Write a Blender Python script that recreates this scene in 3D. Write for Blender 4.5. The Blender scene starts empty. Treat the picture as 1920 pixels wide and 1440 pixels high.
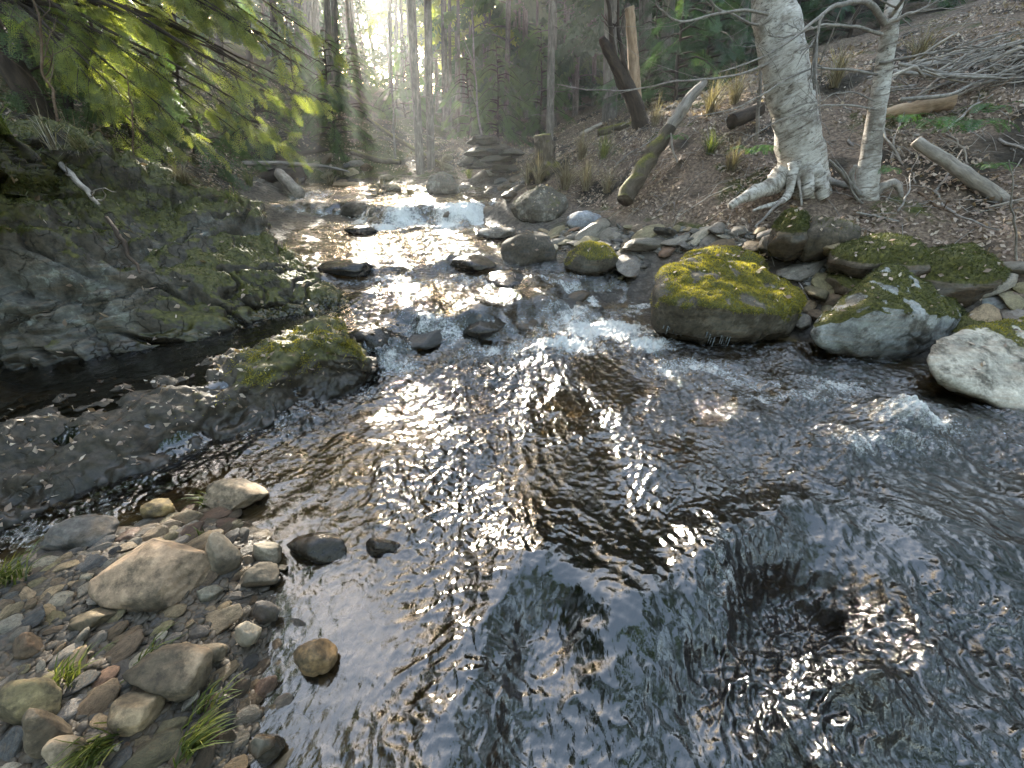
import bpy, bmesh, math, random
import numpy as np

random.seed(7)
RNG = np.random.default_rng(11)
C = bpy.context.scene.collection

# ------------------------------------------------------------------ camera
FPX, CAM_H, PITCH = 740.0, 1.5, math.radians(31)
cp, sp = math.cos(PITCH), math.sin(PITCH)
def ray(px, py):
    a = (px - 960) / FPX; b = (720 - py) / FPX
    return np.array([a, cp + sp * b, -sp + cp * b])
def at_y(px, py, y):
    d = ray(px, py); t = y / d[1]
    return np.array([d[0] * t, y, CAM_H + d[2] * t])
def at_z(px, py, z):
    d = ray(px, py); t = (z - CAM_H) / d[2]
    return np.array([d[0] * t, d[1] * t, z])
def proj(p):
    d = cp * p[1] - sp * (p[2] - CAM_H); u = sp * p[1] + cp * (p[2] - CAM_H)
    return 960 + FPX * p[0] / d, 720 - FPX * u / d, d

cam = bpy.data.cameras.new('camera'); cam.sensor_width = 36; cam.lens = 36 * FPX / 1920
cam.clip_start = 0.05; cam.clip_end = 600
co = bpy.data.objects.new('camera', cam); C.objects.link(co)
co.location = (0, 0, CAM_H); co.rotation_euler = (math.pi / 2 - PITCH, 0, 0)
bpy.context.scene.camera = co

# ------------------------------------------------------------------ light
AZ, EL = math.radians(-17.0), math.radians(21)
SUN = np.array([math.sin(AZ) * math.cos(EL), math.cos(AZ) * math.cos(EL), math.sin(EL)])
sl = bpy.data.lights.new('sun', 'SUN'); sl.energy = 5.0; sl.angle = math.radians(0.55); sl.color = (1.0, 0.93, 0.80)
so = bpy.data.objects.new('sun', sl); C.objects.link(so)
from mathutils import Vector
so.rotation_euler = Vector(SUN).to_track_quat('Z', 'Y').to_euler()
w = bpy.data.worlds.new('World'); bpy.context.scene.world = w; w.use_nodes = True
nt = w.node_tree; bgn = nt.nodes['Background']; sky = nt.nodes.new('ShaderNodeTexSky')
sky.sky_type = 'NISHITA'; sky.sun_disc = False; sky.sun_elevation = EL; sky.sun_rotation = AZ
sky.air_density = 1.0; sky.dust_density = 2.5
tm = nt.nodes.new('ShaderNodeMixRGB'); tm.blend_type = 'MULTIPLY'; tm.inputs[0].default_value = 1; tm.inputs[2].default_value = (1.0, .87, .70, 1)
nt.links.new(sky.outputs[0], tm.inputs[1]); nt.links.new(tm.outputs[0], bgn.inputs[0]); bgn.inputs[1].default_value = 0.29

sc = bpy.context.scene
sc.view_settings.view_transform = 'Standard'; sc.view_settings.look = 'None'; sc.view_settings.exposure = 0
sc.cycles.film_exposure = 7.3
sc.cycles.use_denoising = True; sc.cycles.use_adaptive_sampling = False
sc.cycles.max_bounces = 8; sc.cycles.transparent_max_bounces = 16; sc.cycles.diffuse_bounces = 3
sc.cycles.glossy_bounces = 3; sc.cycles.transmission_bounces = 4; sc.cycles.volume_bounces = 0
sc.cycles.caustics_reflective = False; sc.cycles.caustics_refractive = False
sc.cycles.sample_clamp_indirect = 6

# ------------------------------------------------------------------ noise
def _h(ix, iy, iz, seed):
    h = (ix * 374761393 + iy * 668265263 + iz * 2147483647 + seed * 974634777).astype(np.int64) & 0xffffffff
    h = ((h ^ (h >> 13)) * 1274126177) & 0xffffffff
    h = ((h ^ (h >> 16)) * 2246822519) & 0xffffffff
    return (h ^ (h >> 15)) & 0xffffffff
def perlin2(x, y, seed=0):
    x = np.asarray(x, float); y = np.asarray(y, float)
    ix = np.floor(x).astype(np.int64); iy = np.floor(y).astype(np.int64)
    fx, fy = x - ix, y - iy
    u = fx**3 * (fx * (fx * 6 - 15) + 10); v = fy**3 * (fy * (fy * 6 - 15) + 10)
    def g(a, b):
        t = _h(ix + a, iy + b, ix * 0, seed) * (2 * math.pi / 4294967296.0)
        return np.cos(t) * (fx - a) + np.sin(t) * (fy - b)
    r0 = g(0, 0) * (1 - u) + g(1, 0) * u; r1 = g(0, 1) * (1 - u) + g(1, 1) * u
    return (r0 * (1 - v) + r1 * v) * 1.5
def perlin3(p, seed=0):
    i = np.floor(p).astype(np.int64); f = p - i
    w_ = f**3 * (f * (f * 6 - 15) + 10)
    out = 0
    for a in (0, 1):
        for b in (0, 1):
            for c in (0, 1):
                h = _h(i[:, 0] + a, i[:, 1] + b, i[:, 2] + c, seed)
                th = (h & 0xffff) * (2 * math.pi / 65536); zz = ((h >> 16) & 0xffff) / 32768.0 - 1
                rr = np.sqrt(np.maximum(0, 1 - zz * zz))
                d = rr * np.cos(th) * (f[:, 0] - a) + rr * np.sin(th) * (f[:, 1] - b) + zz * (f[:, 2] - c)
                out = out + d * (w_[:, 0] if a else 1 - w_[:, 0]) * (w_[:, 1] if b else 1 - w_[:, 1]) * (w_[:, 2] if c else 1 - w_[:, 2])
    return out * 1.5
def fbm2(x, y, oct=4, seed=0, gain=.5):
    s = 0; a = 1
    for k in range(oct):
        s = s + a * perlin2(x * 2**k, y * 2**k, seed + k); a *= gain
    return s
def fbm3(p, oct=4, seed=0, gain=.5):
    s = 0; a = 1
    for k in range(oct):
        s = s + a * perlin3(p * 2**k, seed + k); a *= gain
    return s
def S(a, b, x):
    t = np.clip((x - a) / (b - a), 0, 1); return t * t * (3 - 2 * t)

# ------------------------------------------------------------------ mesh helpers
def link(o, parent=None):
    C.objects.link(o)
    if parent is not None: o.parent = parent
    return o
def build(name, V, F, mat, parent=None, smooth=True, attrs=None, mesh_only=False):
    me = bpy.data.meshes.new(name); V = np.asarray(V, np.float32)
    Fs = F if isinstance(F, list) else [F]
    Fs = [np.asarray(f, np.int32) for f in Fs if len(f)]
    nl = sum(f.size for f in Fs); nf = sum(len(f) for f in Fs)
    me.vertices.add(len(V)); me.vertices.foreach_set('co', V.ravel())
    me.loops.add(nl); me.polygons.add(nf)
    me.loops.foreach_set('vertex_index', np.concatenate([f.ravel() for f in Fs]))
    tot = np.concatenate([np.full(len(f), f.shape[1], np.int32) for f in Fs])
    st = np.concatenate([[0], np.cumsum(tot)[:-1]]).astype(np.int32)
    me.polygons.foreach_set('loop_start', st); me.polygons.foreach_set('loop_total', tot)
    me.polygons.foreach_set('use_smooth', np.full(nf, smooth, bool))
    for k, v in (attrs or {}).items():
        at = me.attributes.new(k, 'FLOAT', 'POINT'); at.data.foreach_set('value', np.asarray(v, np.float32))
    me.update(calc_edges=True); me.validate()
    me.materials.append(mat)
    if mesh_only: return me
    return link(bpy.data.objects.new(name, me), parent)
def empty(name, loc):
    o = bpy.data.objects.new(name, None); o.location = loc; o.empty_display_size = .1
    return link(o)
def tag(o, label=None, cat=None, group=None, kind=None):
    if label: o['label'] = label
    if cat: o['category'] = cat
    if group: o['group'] = group
    if kind: o['kind'] = kind
    return o

class MB:                                       # gathers pieces of one mesh
    def __init__(s): s.V = []; s.Q = []; s.T = []; s.n = 0; s.A = []; s.K = []
    def add(s, V, F, a=None, K=None):
        F = np.asarray(F); s.K.append(V if K is None else K); (s.Q if F.shape[1] == 4 else s.T).append(F + s.n)
        s.V.append(V); s.n += len(V); s.A.append(np.zeros(len(V)) if a is None else np.broadcast_to(a, (len(V),)))
    def build(s, name, mat, parent=None, smooth=True, org=None, attr='tint', extra=None):
        V = np.concatenate(s.V)
        if org is not None: V = V - np.asarray(org)
        F = ([np.concatenate(s.Q)] if s.Q else []) + ([np.concatenate(s.T)] if s.T else [])
        o = build(name, V, F, mat, parent, smooth, {attr: np.concatenate(s.A)})
        at = o.data.attributes.new('bark', 'FLOAT_VECTOR', 'POINT'); at.data.foreach_set('vector', np.concatenate(s.K).astype(np.float32).ravel()); return o

def catmull(P, n):
    P = np.asarray(P, float); m = len(P)
    t = np.linspace(0, m - 1 - 1e-9, n); i = t.astype(int); f = (t - i)[:, None]
    g = lambda k: P[np.clip(k, 0, m - 1)]
    p0, p1, p2, p3 = g(i - 1), g(i), g(i + 1), g(i + 2)
    return .5 * (2 * p1 + (p2 - p0) * f + (2 * p0 - 5 * p1 + 4 * p2 - p3) * f**2 + (3 * p1 - p0 - 3 * p2 + p3) * f**3)
def tube(P, R, seg=8, n=None, rough=0.0, seed=0, wig=0.0, cap=True, freq=6.0):
    """a tapered tube along P (points) with radii R; returns V, quads"""
    P = np.asarray(P, float); R = np.asarray(R, float)
    if n is None: n = max(4, len(P) * 3)
    rr = np.interp(np.linspace(0, 1, n), np.linspace(0, 1, len(R)), R)
    L = catmull(P, n)
    if wig:
        q = np.linspace(0, len(P) * 1.3, n)
        for k in range(3): L[:, k] += wig * perlin2(q, q * 0 + 3.1 * k + seed, seed + k) * np.sin(np.linspace(0, math.pi, n))**.5
    T = np.gradient(L, axis=0); T /= np.linalg.norm(T, axis=1)[:, None] + 1e-9
    up = np.array([0.13, 0.21, 1.0]) if abs(T[:, 2]).mean() < .8 else np.array([1.0, 0.17, 0.1])
    A = np.cross(T, up); A /= np.linalg.norm(A, axis=1)[:, None] + 1e-9
    B = np.cross(T, A)
    th = np.linspace(0, 2 * math.pi, seg, endpoint=False)
    D = A[:, None, :] * np.cos(th)[None, :, None] + B[:, None, :] * np.sin(th)[None, :, None]
    rad = np.repeat(rr[:, None], seg, 1)
    if rough:
        q = (L[:, None, :] + D * rr[:, None, None]).reshape(-1, 3)
        rad = rad * (1 + rough * fbm3(q * freq + seed * 3.7, 3, seed).reshape(n, seg))
    V = (L[:, None, :] + D * rad[:, :, None]).reshape(-1, 3)
    sl_ = np.concatenate([[0], np.cumsum(np.linalg.norm(np.diff(L, axis=0), axis=1))]) + (seed % 17) * 1.37
    K = np.stack([np.cos(th)[None, :] * rr[:, None], np.sin(th)[None, :] * rr[:, None], np.repeat(sl_[:, None], seg, 1)], -1).reshape(-1, 3)
    i = np.arange(n - 1)[:, None] * seg; j = np.arange(seg)[None, :]; j2 = (j + 1) % seg
    F = np.stack([i + j, i + j2, i + seg + j2, i + seg + j], -1).reshape(-1, 4)
    if cap and seg >= 4:
        c0 = len(V); V = np.concatenate([V, L[:1], L[-1:]])
        a = np.arange(seg); b = (a + 1) % seg; o = (n - 1) * seg
        F = np.concatenate([F, np.stack([np.full(seg, c0), b, a, a], -1), np.stack([np.full(seg, c0 + 1), o + a, o + b, o + b], -1)])
        # degenerate quads -> handled as tris
        Q = F[: (n - 1) * seg]; T3 = F[(n - 1) * seg:, :3]
        return V, Q, T3, np.concatenate([K, K[:1] * [0, 0, 1], K[-1:] * [0, 0, 1]])
    return V, F, np.zeros((0, 3), int), K
def add_tube(mb, *a, tint=0.0, **k):
    V, Q, T, K = tube(*a, **k)
    n0 = mb.n
    mb.add(V, Q, tint, K)
    if len(T): mb.T.append(T + n0)
    return mb
def tube_obj(name, P, R, mat, parent=None, **k):
    mb = MB(); add_tube(mb, P, R, **k); return mb.build(name, mat, parent)

# ------------------------------------------------------------------ materials
def new_mat(name):
    m = bpy.data.materials.new(name); m.use_nodes = True; t = m.node_tree; t.nodes.clear()
    out = t.nodes.new('ShaderNodeOutputMaterial'); return m, t, out
class NT:
    def __init__(s, t): s.t = t
    def n(s, typ, **k):
        x = s.t.nodes.new('ShaderNode' + typ)
        for a, b in k.items(): setattr(x, a, b)
        return x
    def l(s, a, b): s.t.links.new(a, b)
    def coord(s, space='pos', scale=(1, 1, 1)):
        if space == 'bark': o = s.n('Attribute', attribute_name='bark').outputs['Vector']
        elif space == 'pos': o = s.n('NewGeometry').outputs['Position']
        else: o = s.n('TexCoord').outputs['Object']
        m = s.n('Mapping'); m.inputs['Scale'].default_value = scale; s.l(o, m.inputs[0]); return m.outputs[0]
    def noise(s, vec, scale, detail=4, rough=.55, dist=0):
        x = s.n('TexNoise'); x.inputs['Scale'].default_value = scale; x.inputs['Detail'].default_value = detail
        x.inputs['Roughness'].default_value = rough; x.inputs['Distortion'].default_value = dist
        s.l(vec, x.inputs['Vector']); return x.outputs[0]
    def voro(s, vec, scale, feature='F1', out='Distance'):
        x = s.n('TexVoronoi', feature=feature); x.inputs['Scale'].default_value = scale; s.l(vec, x.inputs['Vector']); return x.outputs[out]
    def ramp(s, fac, stops):
        x = s.n('ValToRGB'); e = x.color_ramp.elements
        while len(e) > 1: e.remove(e[0])
        for i, (p, c) in enumerate(stops):
            q = e[0] if i == 0 else e.new(p)
            q.position = p; q.color = (c if len(c) == 4 else (*c, 1)) if hasattr(c, '__len__') else (c, c, c, 1)
        s.l(fac, x.inputs[0]); return x.outputs[0]
    def mix(s, fac, a, b, mode='MIX'):
        x = s.n('MixRGB', blend_type=mode)
        for i, v in ((0, fac), (1, a), (2, b)):
            if hasattr(v, 'is_linked'): s.l(v, x.inputs[i])
            elif i == 0: x.inputs[0].default_value = v
            else: x.inputs[i].default_value = (*v, 1)
        return x.outputs[0]
    def math(s, op, a, b=0.0, clamp=False):
        x = s.n('Math', operation=op, use_clamp=clamp)
        for i, v in ((0, a), (1, b)):
            if hasattr(v, 'is_linked'): s.l(v, x.inputs[i])
            else: x.inputs[i].default_value = v
        return x.outputs[0]
    def attr(s, name): return s.n('Attribute', attribute_name=name).outputs['Fac']
    def bump(s, h, dist, strength=1.0, normal=None):
        x = s.n('Bump'); x.inputs['Distance'].default_value = dist; x.inputs['Strength'].default_value = strength
        s.l(h, x.inputs['Height'])
        if normal is not None: s.l(normal, x.inputs['Normal'])
        return x.outputs[0]
    def bsdf(s, col, rough=.7, normal=None, spec=.4):
        x = s.n('BsdfPrincipled')
        for k, v in (('Base Color', col), ('Roughness', rough), ('Specular IOR Level', spec)):
            if hasattr(v, 'is_linked'): s.l(v, x.inputs[k])
            elif k == 'Base Color': x.inputs[k].default_value = (*v, 1)
            else: x.inputs[k].default_value = v
        if normal is not None: s.l(normal, x.inputs['Normal'])
        return x.outputs[0]

def stone_material():
    m, t, out = new_mat('stone'); N = NT(t)
    v = N.coord('obj'); oi = N.n('ObjectInfo')
    off = N.n('VectorMath', operation='ADD'); N.l(v, off.inputs[0])
    rv = N.n('CombineXYZ'); 
    for i in range(3): N.l(N.math('MULTIPLY', oi.outputs['Random'], 37.0 + 11 * i), rv.inputs[i])
    N.l(rv.outputs[0], off.inputs[1]); v = off.outputs[0]
    n1 = N.noise(v, 5, 6, .65); n2 = N.noise(v, 34, 5, .7); n3 = N.noise(v, 2.2, 3)
    f = N.ramp(n1, [(.3, .5), (.5, 1.0), (.7, 1.4)])
    c = N.mix(1.0, oi.outputs['Color'], f, 'MULTIPLY')
    c = N.mix(1.0, c, N.ramp(n2, [(.3, .55), (.55, 1.0), (.75, 1.5)]), 'MULTIPLY')
    # bedding streaks
    sv = N.n('Mapping'); sv.inputs['Scale'].default_value = (1.2, 1.5, 16); sv.inputs['Rotation'].default_value = (.3, .2, 0); N.l(v, sv.inputs[0])
    st = N.noise(sv.outputs[0], 3.0, 4)
    c = N.mix(N.ramp(st, [(.5, 0.0), (.62, .45)]), c, N.mix(.5, c, (.30, .20, .12)))
    # lichen blotches
    li = N.math('MULTIPLY', N.ramp(N.noise(v, 7, 6, .75), [(.56, 0.0), (.63, 1.0)]), N.attr('lichen'))
    c = N.mix(N.math('MULTIPLY', li, .6), c, (.29, .31, .27))
    dk = N.ramp(N.math('ADD', N.noise(v, 4.2, 7, .72), N.math('MULTIPLY', N.attr('stain'), .22)), [(.56, 0.0), (.66, 1.0)])
    c = N.mix(N.math('MULTIPLY', dk, .8), c, N.ramp(n2, [(.35, (.022, .018, .012)), (.65, (.085, .066, .042))]))
    # moss film
    mo = N.math('ADD', N.attr('moss'), N.math('MULTIPLY', N.math('SUBTRACT', n1, .5), 1.3))
    mo = N.ramp(mo, [(.42, 0.0), (.6, 1.0)])
    mo = N.math('MULTIPLY', mo, N.math('GREATER_THAN', N.attr('moss'), .02))
    mc = N.ramp(N.noise(v, 30, 5, .7), [(.3, (.022, .022, .006)), (.55, (.08, .075, .014)), (.75, (.16, .14, .024))])
    c = N.mix(mo, c, mc)
    wet = N.math('MAXIMUM', N.attr('wet'), N.math('SUBTRACT', 1.0, oi.outputs['Alpha']))
    c = N.mix(wet, c, N.mix(1.0, c, (.36, .34, .32), 'MULTIPLY'))
    r = N.math('SUBTRACT', .82, N.math('MULTIPLY', wet, .6))
    cw = N.n('VectorMath', operation='ADD'); N.l(v, cw.inputs[0]); wn = N.n('TexNoise'); wn.inputs['Scale'].default_value = 2.5; wn.inputs['Detail'].default_value = 5; N.l(v, wn.inputs['Vector'])
    ws = N.n('VectorMath', operation='SCALE'); ws.inputs['Scale'].default_value = 1.1; N.l(wn.outputs['Color'], ws.inputs[0]); N.l(ws.outputs[0], cw.inputs[1])
    mpc = N.n('Mapping'); mpc.inputs['Scale'].default_value = (1, 1, 2.2); N.l(cw.outputs[0], mpc.inputs[0])
    ck = N.math('MULTIPLY', N.ramp(N.voro(mpc.outputs[0], 1.7, 'DISTANCE_TO_EDGE'), [(.0, 1.0), (.022, 0.0)]), N.attr('crack'))
    c = N.mix(ck, c, (.012, .010, .008))
    b = N.bump(N.math('SUBTRACT', N.math('ADD', N.math('MULTIPLY', n1, .6), N.math('MULTIPLY', n2, .28)), N.math('MULTIPLY', ck, 1.2)), .02, .8)
    N.l(N.bsdf(c, r, b, .45), out.inputs[0]); return m

def ground_material():
    m, t, out = new_mat('forest_ground'); N = NT(t)
    v = N.coord()
    n1 = N.noise(v, 3, 6, .65); n2 = N.noise(v, 18, 6, .7); vo = N.ramp(N.voro(v, 16, out='Color'), [(0, .45), (1, 1.5)]); vd = N.voro(v, 22)
    leaf = N.ramp(N.noise(v, 26, 6, .75), [(.28, (.025, .018, .013)), (.45, (.10, .07, .05)), (.6, (.22, .16, .115)), (.78, (.36, .28, .22))])
    soil = N.ramp(n2, [(.3, (.01, .008, .006)), (.6, (.045, .034, .022))])
    moss = N.ramp(n2, [(.3, (.02, .024, .006)), (.55, (.06, .066, .014)), (.75, (.13, .12, .025))])
    grav = N.mix(.55, N.ramp(vd, [(.0, (.12, .11, .10)), (.55, (.02, .018, .016))]), N.mix(1.0, vo, (.13, .11, .09), 'MULTIPLY'))
    bed = N.mix(.55, N.ramp(N.noise(v, 9, 5, .7), [(.3, (.02, .016, .008)), (.5, (.10, .065, .024)), (.72, (.28, .17, .055))]), N.mix(1.0, vo, (.3, .2, .08), 'MULTIPLY'))
    c = N.mix(N.attr('leaf'), soil, leaf)
    mm = N.ramp(N.math('ADD', N.attr('moss'), N.math('MULTIPLY', N.math('SUBTRACT', n1, .5), 1.6)), [(.42, 0.0), (.62, 1.0)])
    c = N.mix(mm, c, moss)
    c = N.mix(N.attr('gravel'), c, grav)
    c = N.mix(N.attr('bed'), c, bed)
    wet = N.attr('wet')
    c = N.mix(wet, c, N.mix(1.0, c, (.55, .55, .55), 'MULTIPLY'))
    b = N.bump(N.math('ADD', N.math('MULTIPLY', n2, .6), N.math('MULTIPLY', vd, -.5)), .04, .9)
    N.l(N.bsdf(c, N.math('SUBTRACT', .9, N.math('MULTIPLY', wet, .55)), b, .3), out.inputs[0]); return m

def water_material():
    m, t, out = new_mat('stream_water'); N = NT(t)
    v = N.coord('pos', (1, 1, 1))
    va = N.coord('pos', (1.0, .55, 1.0))
    fl = N.n('CombineXYZ'); N.l(N.attr('flow_u'), fl.inputs[0]); N.l(N.attr('flow_v'), fl.inputs[1])
    def fn(a, b, d, ro, di):
        mp = N.n('Mapping'); mp.inputs['Scale'].default_value = (a, b, 1); N.l(fl.outputs[0], mp.inputs[0]); return N.noise(mp.outputs[0], 1.0, d, ro, di)
    h = N.math('ADD', N.math('MULTIPLY', N.noise(va, 24, 4, .65, .9), .5), N.math('ADD', N.math('MULTIPLY', fn(95, 24, 3, .6, .5), .42), N.math('MULTIPLY', fn(34, 9, 3, .6, .7), .8)))
    h = N.math('ADD', h, N.math('MULTIPLY', N.noise(v, 90, 2, .6, .4), .15))
    sm = N.attr('chop')
    b = N.n('Bump'); N.l(h, b.inputs['Height']); b.inputs['Distance'].default_value = .016; N.l(sm, b.inputs['Strength'])
    fr = N.n('Fresnel'); fr.inputs['IOR'].default_value = 1.8; N.l(b.outputs[0], fr.inputs['Normal'])
    tr = N.n('BsdfTransparent')
    N.l(N.ramp(N.attr('depth'), [(.0, (.95, .93, .86)), (.2, (.72, .62, .44)), (.5, (.34, .28, .18)), (.8, (.10, .09, .065)), (1.0, (.04, .04, .035))]), tr.inputs[0])
    gl = N.n('BsdfGlossy'); gl.inputs['Roughness'].default_value = .10; gl.inputs['Color'].default_value = (1, 1, 1, 1); N.l(b.outputs[0], gl.inputs['Normal'])
    mx = N.n('MixShader'); N.l(fr.outputs[0], mx.inputs[0]); N.l(tr.outputs[0], mx.inputs[1]); N.l(gl.outputs[0], mx.inputs[2])
    # bubbles, and sun glitter painted white
    fo = N.math('ADD', N.attr('foam'), N.math('ADD', N.math('MULTIPLY', N.math('SUBTRACT', N.noise(v, 55, 5, .75), .5), 1.5), N.math('MULTIPLY', N.math('SUBTRACT', N.noise(v, 12, 3, .6), .5), 1.0)))
    fo = N.math('MULTIPLY', N.ramp(fo, [(.27, 0.0), (.78, 1.0)]), N.math('GREATER_THAN', N.attr('foam'), .01))
    fb = N.bump(N.math('ADD', N.noise(v, 60, 4, .7), h), .03, .8)
    fd = N.bsdf((.80, .80, .77), .35, fb, .5)
    m2 = N.n('MixShader'); N.l(N.math('MULTIPLY', fo, .85), m2.inputs[0]); N.l(mx.outputs[0], m2.inputs[1]); N.l(fd, m2.inputs[2])
    N.l(m2.outputs[0], out.inputs[0]); return m

def bark_material(name, stops, zs=.25, scale=14, bumpd=.02, moss=False):
    m, t, out = new_mat(name); N = NT(t)
    v = N.coord('bark', (1, 1, zs)); n = N.noise(v, scale, 7, .75, .5); n2 = N.noise(N.coord('pos'), 3.0, 5, .65)
    c = N.ramp(n, stops)
    c = N.mix(1.0, c, N.ramp(n2, [(.3, .6), (.7, 1.25)]), 'MULTIPLY')
    if moss:
        g = N.n('NewGeometry'); sx = N.n('SeparateXYZ'); N.l(g.outputs['Normal'], sx.inputs[0])
        f = N.ramp(N.math('ADD', N.math('MULTIPLY', sx.outputs[2], .4), n2), [(.66, 0.0), (.84, 1.0)])
        c = N.mix(f, c, N.ramp(N.noise(N.coord('obj'), 40, 4), [(.3, (.04, .042, .01)), (.7, (.17, .155, .03))]))
    N.l(N.bsdf(c, .85, N.bump(n, bumpd, .8), .25), out.inputs[0]); return m

def birch_material():
    m, t, out = new_mat('birch_bark'); N = NT(t)
    v = N.coord('bark', (1, 1, 3.0)); n = N.noise(v, 6, 8, .78, 1.2); n2 = N.noise(N.coord('pos'), 3.2, 6, .7); n3 = N.noise(N.coord('bark', (1, 1, 2.6)), 10, 6, .8, .6)
    c = N.ramp(n, [(.30, (.05, .042, .035)), (.40, (.2, .17, .145)), (.48, (.46, .42, .37)), (.62, (.68, .645, .60))])
    c = N.mix(N.ramp(n2, [(.5, 0.0), (.64, .75)]), c, (.15, .12, .09))
    c = N.mix(N.ramp(n3, [(.58, 0.0), (.64, .9)]), c, (.035, .03, .026))
    N.l(N.bsdf(c, .75, N.bump(N.math('ADD', n, N.math('MULTIPLY', n3, .4)), .022, 1.0), .3), out.inputs[0]); return m

def leafy_material(name, dark, mid, light, trans=.45):
    m, t, out = new_mat(name); N = NT(t)
    c = N.ramp(N.attr('tint'), [(0, dark), (.5, mid), (1, light)])
    d = N.n('BsdfDiffuse'); N.l(c, d.inputs[0]); tl = N.n('BsdfTranslucent'); N.l(N.mix(1.0, c, (1.45, 1.5, .8), 'MULTIPLY'), tl.inputs[0])
    mx = N.n('MixShader'); mx.inputs[0].default_value = trans; N.l(d.outputs[0], mx.inputs[1]); N.l(tl.outputs[0], mx.inputs[2])
    gl = N.n('BsdfGlossy'); gl.inputs['Roughness'].default_value = .45; m2 = N.n('MixShader'); m2.inputs[0].default_value = .05
    N.l(mx.outputs[0], m2.inputs[1]); N.l(gl.outputs[0], m2.inputs[2]); N.l(m2.outputs[0], out.inputs[0]); return m

M_STONE = stone_material(); M_GROUND = ground_material(); M_WATER = water_material(); M_BIRCH = birch_material()
M_BARK = bark_material('conifer_bark', [(.3, (.045, .037, .03)), (.5, (.14, .12, .10)), (.7, (.28, .245, .21))])
M_DARKBARK = bark_material('dark_bark', [(.3, (.015, .010, .008)), (.5, (.05, .036, .026)), (.7, (.10, .07, .05))])
M_WOOD = bark_material('weathered_wood', [(.3, (.10, .085, .07)), (.5, (.30, .26, .22)), (.7, (.48, .43, .37))], .2, 18)
M_TAN = bark_material('bare_tan_wood', [(.3, (.14, .085, .05)), (.5, (.32, .22, .14)), (.7, (.46, .34, .23))], .15, 16)
M_MOSSWOOD = bark_material('mossy_bark', [(.3, (.03, .024, .016)), (.5, (.09, .07, .05)), (.7, (.18, .15, .11))], .3, 14, .02, True)
M_TWIG = bark_material('twig_bark', [(.3, (.12, .10, .085)), (.5, (.25, .225, .2)), (.7, (.40, .37, .33))], 1, 20, .004)
M_BROWNTWIG = bark_material('brown_twig_bark', [(.3, (.05, .032, .02)), (.5, (.13, .085, .055)), (.7, (.24, .17, .12))], 1, 20, .004)
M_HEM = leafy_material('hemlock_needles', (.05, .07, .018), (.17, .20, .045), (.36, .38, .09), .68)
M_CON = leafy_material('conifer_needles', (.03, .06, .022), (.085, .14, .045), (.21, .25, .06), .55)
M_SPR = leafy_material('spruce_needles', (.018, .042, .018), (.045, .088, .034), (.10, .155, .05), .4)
M_MOSS = leafy_material('moss_fuzz', (.07, .065, .010), (.28, .235, .024), (.50, .41, .045), .4)
M_DMOSS = leafy_material('dull_moss_fuzz', (.02, .026, .006), (.06, .07, .014), (.13, .13, .022), .3)
M_LEAF = leafy_material('dead_leaves', (.09, .055, .038), (.30, .215, .16), (.52, .43, .35), .15)
M_GRASS = leafy_material('grass_blades', (.03, .045, .01), (.09, .12, .025), (.25, .24, .07), .4)
M_DRY = leafy_material('dry_grass', (.08, .06, .036), (.19, .15, .10), (.36, .31, .22), .3)
M_FERN = leafy_material('fern_fronds', (.02, .05, .015), (.05, .12, .03), (.11, .2, .05), .35)
def ice_material():
    m, t, out = new_mat('ice'); N = NT(t)
    p = N.n('BsdfPrincipled'); p.inputs['Base Color'].default_value = (.42, .45, .46, 1); p.inputs['Roughness'].default_value = .12
    p.inputs['Transmission Weight'].default_value = .65; p.inputs['IOR'].default_value = 1.31
    N.l(N.bump(N.noise(N.coord(), 60, 3), .004, .6), p.inputs['Normal']); N.l(p.outputs[0], out.inputs[0]); return m
M_ICE = ice_material()

# ------------------------------------------------------------------ stream level and terrain
def seg_dist(x, y, P):
    """distance to polyline and signed side (right of travel is positive)"""
    best = np.full(np.shape(x), 1e9); bc = np.zeros(np.shape(x))
    for (x0, y0), (x1, y1) in zip(P[:-1], P[1:]):
        dx, dy = x1 - x0, y1 - y0; L2 = dx * dx + dy * dy
        t = np.clip(((x - x0) * dx + (y - y0) * dy) / L2, 0, 1)
        d = np.hypot(x - x0 - t * dx, y - y0 - t * dy); c = ((x - x0) * dy - (y - y0) * dx) / math.sqrt(L2)
        up = (d < best - 1e-6) | ((np.abs(d - best) <= 1e-6) & (np.abs(c) > np.abs(bc)))
        bc = np.where(up, c, bc); best = np.where(up, d, best)
    return best, np.where(bc >= 0, 1.0, -1.0)
LIP = [tuple(q) for q in catmull([at_z(*q, 0.0)[:2] for q in [(830, 1600), (862, 1440), (900, 1260), (940, 1150), (1000, 1085), (1070, 1110), (1150, 1185), (1270, 1170), (1325, 1120), (1345, 1050), (1430, 990), (1560, 960)]], 40)]
HUMPS = [(at_z(px, py, z)[:2], r, a) for px, py, z, r, a in [
    (770, 610, .08, .22, .09), (900, 612, .06, .17, .10), (1090, 560, .15, .2, .07), (850, 500, .25, .25, .07), (640, 500, .3, .22, .06),
    (700, 385, .45, .45, .08), (1400, 790, 0, .3, .04), (1680, 800, 0, .22, .06), (980, 1040, 0, .2, .05), (1180, 1090, 0, .16, .045), (1330, 1050, 0, .15, .05),
    (690, 560, .2, .2, .06), (1000, 535, .18, .2, .08), (1560, 1250, 0, .3, .05), (1780, 1010, 0, .3, .04), (1150, 1330, -.05, .16, .05)]]
def _line(pts, z): return [tuple(at_z(px, py, z)[:2]) for px, py in pts]
def _ext(P): (a, b), (c, d) = P[0], P[-1]; return [(a - 6, b - 2.5)] + P + [(c + 6, d + 1.5)]
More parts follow.
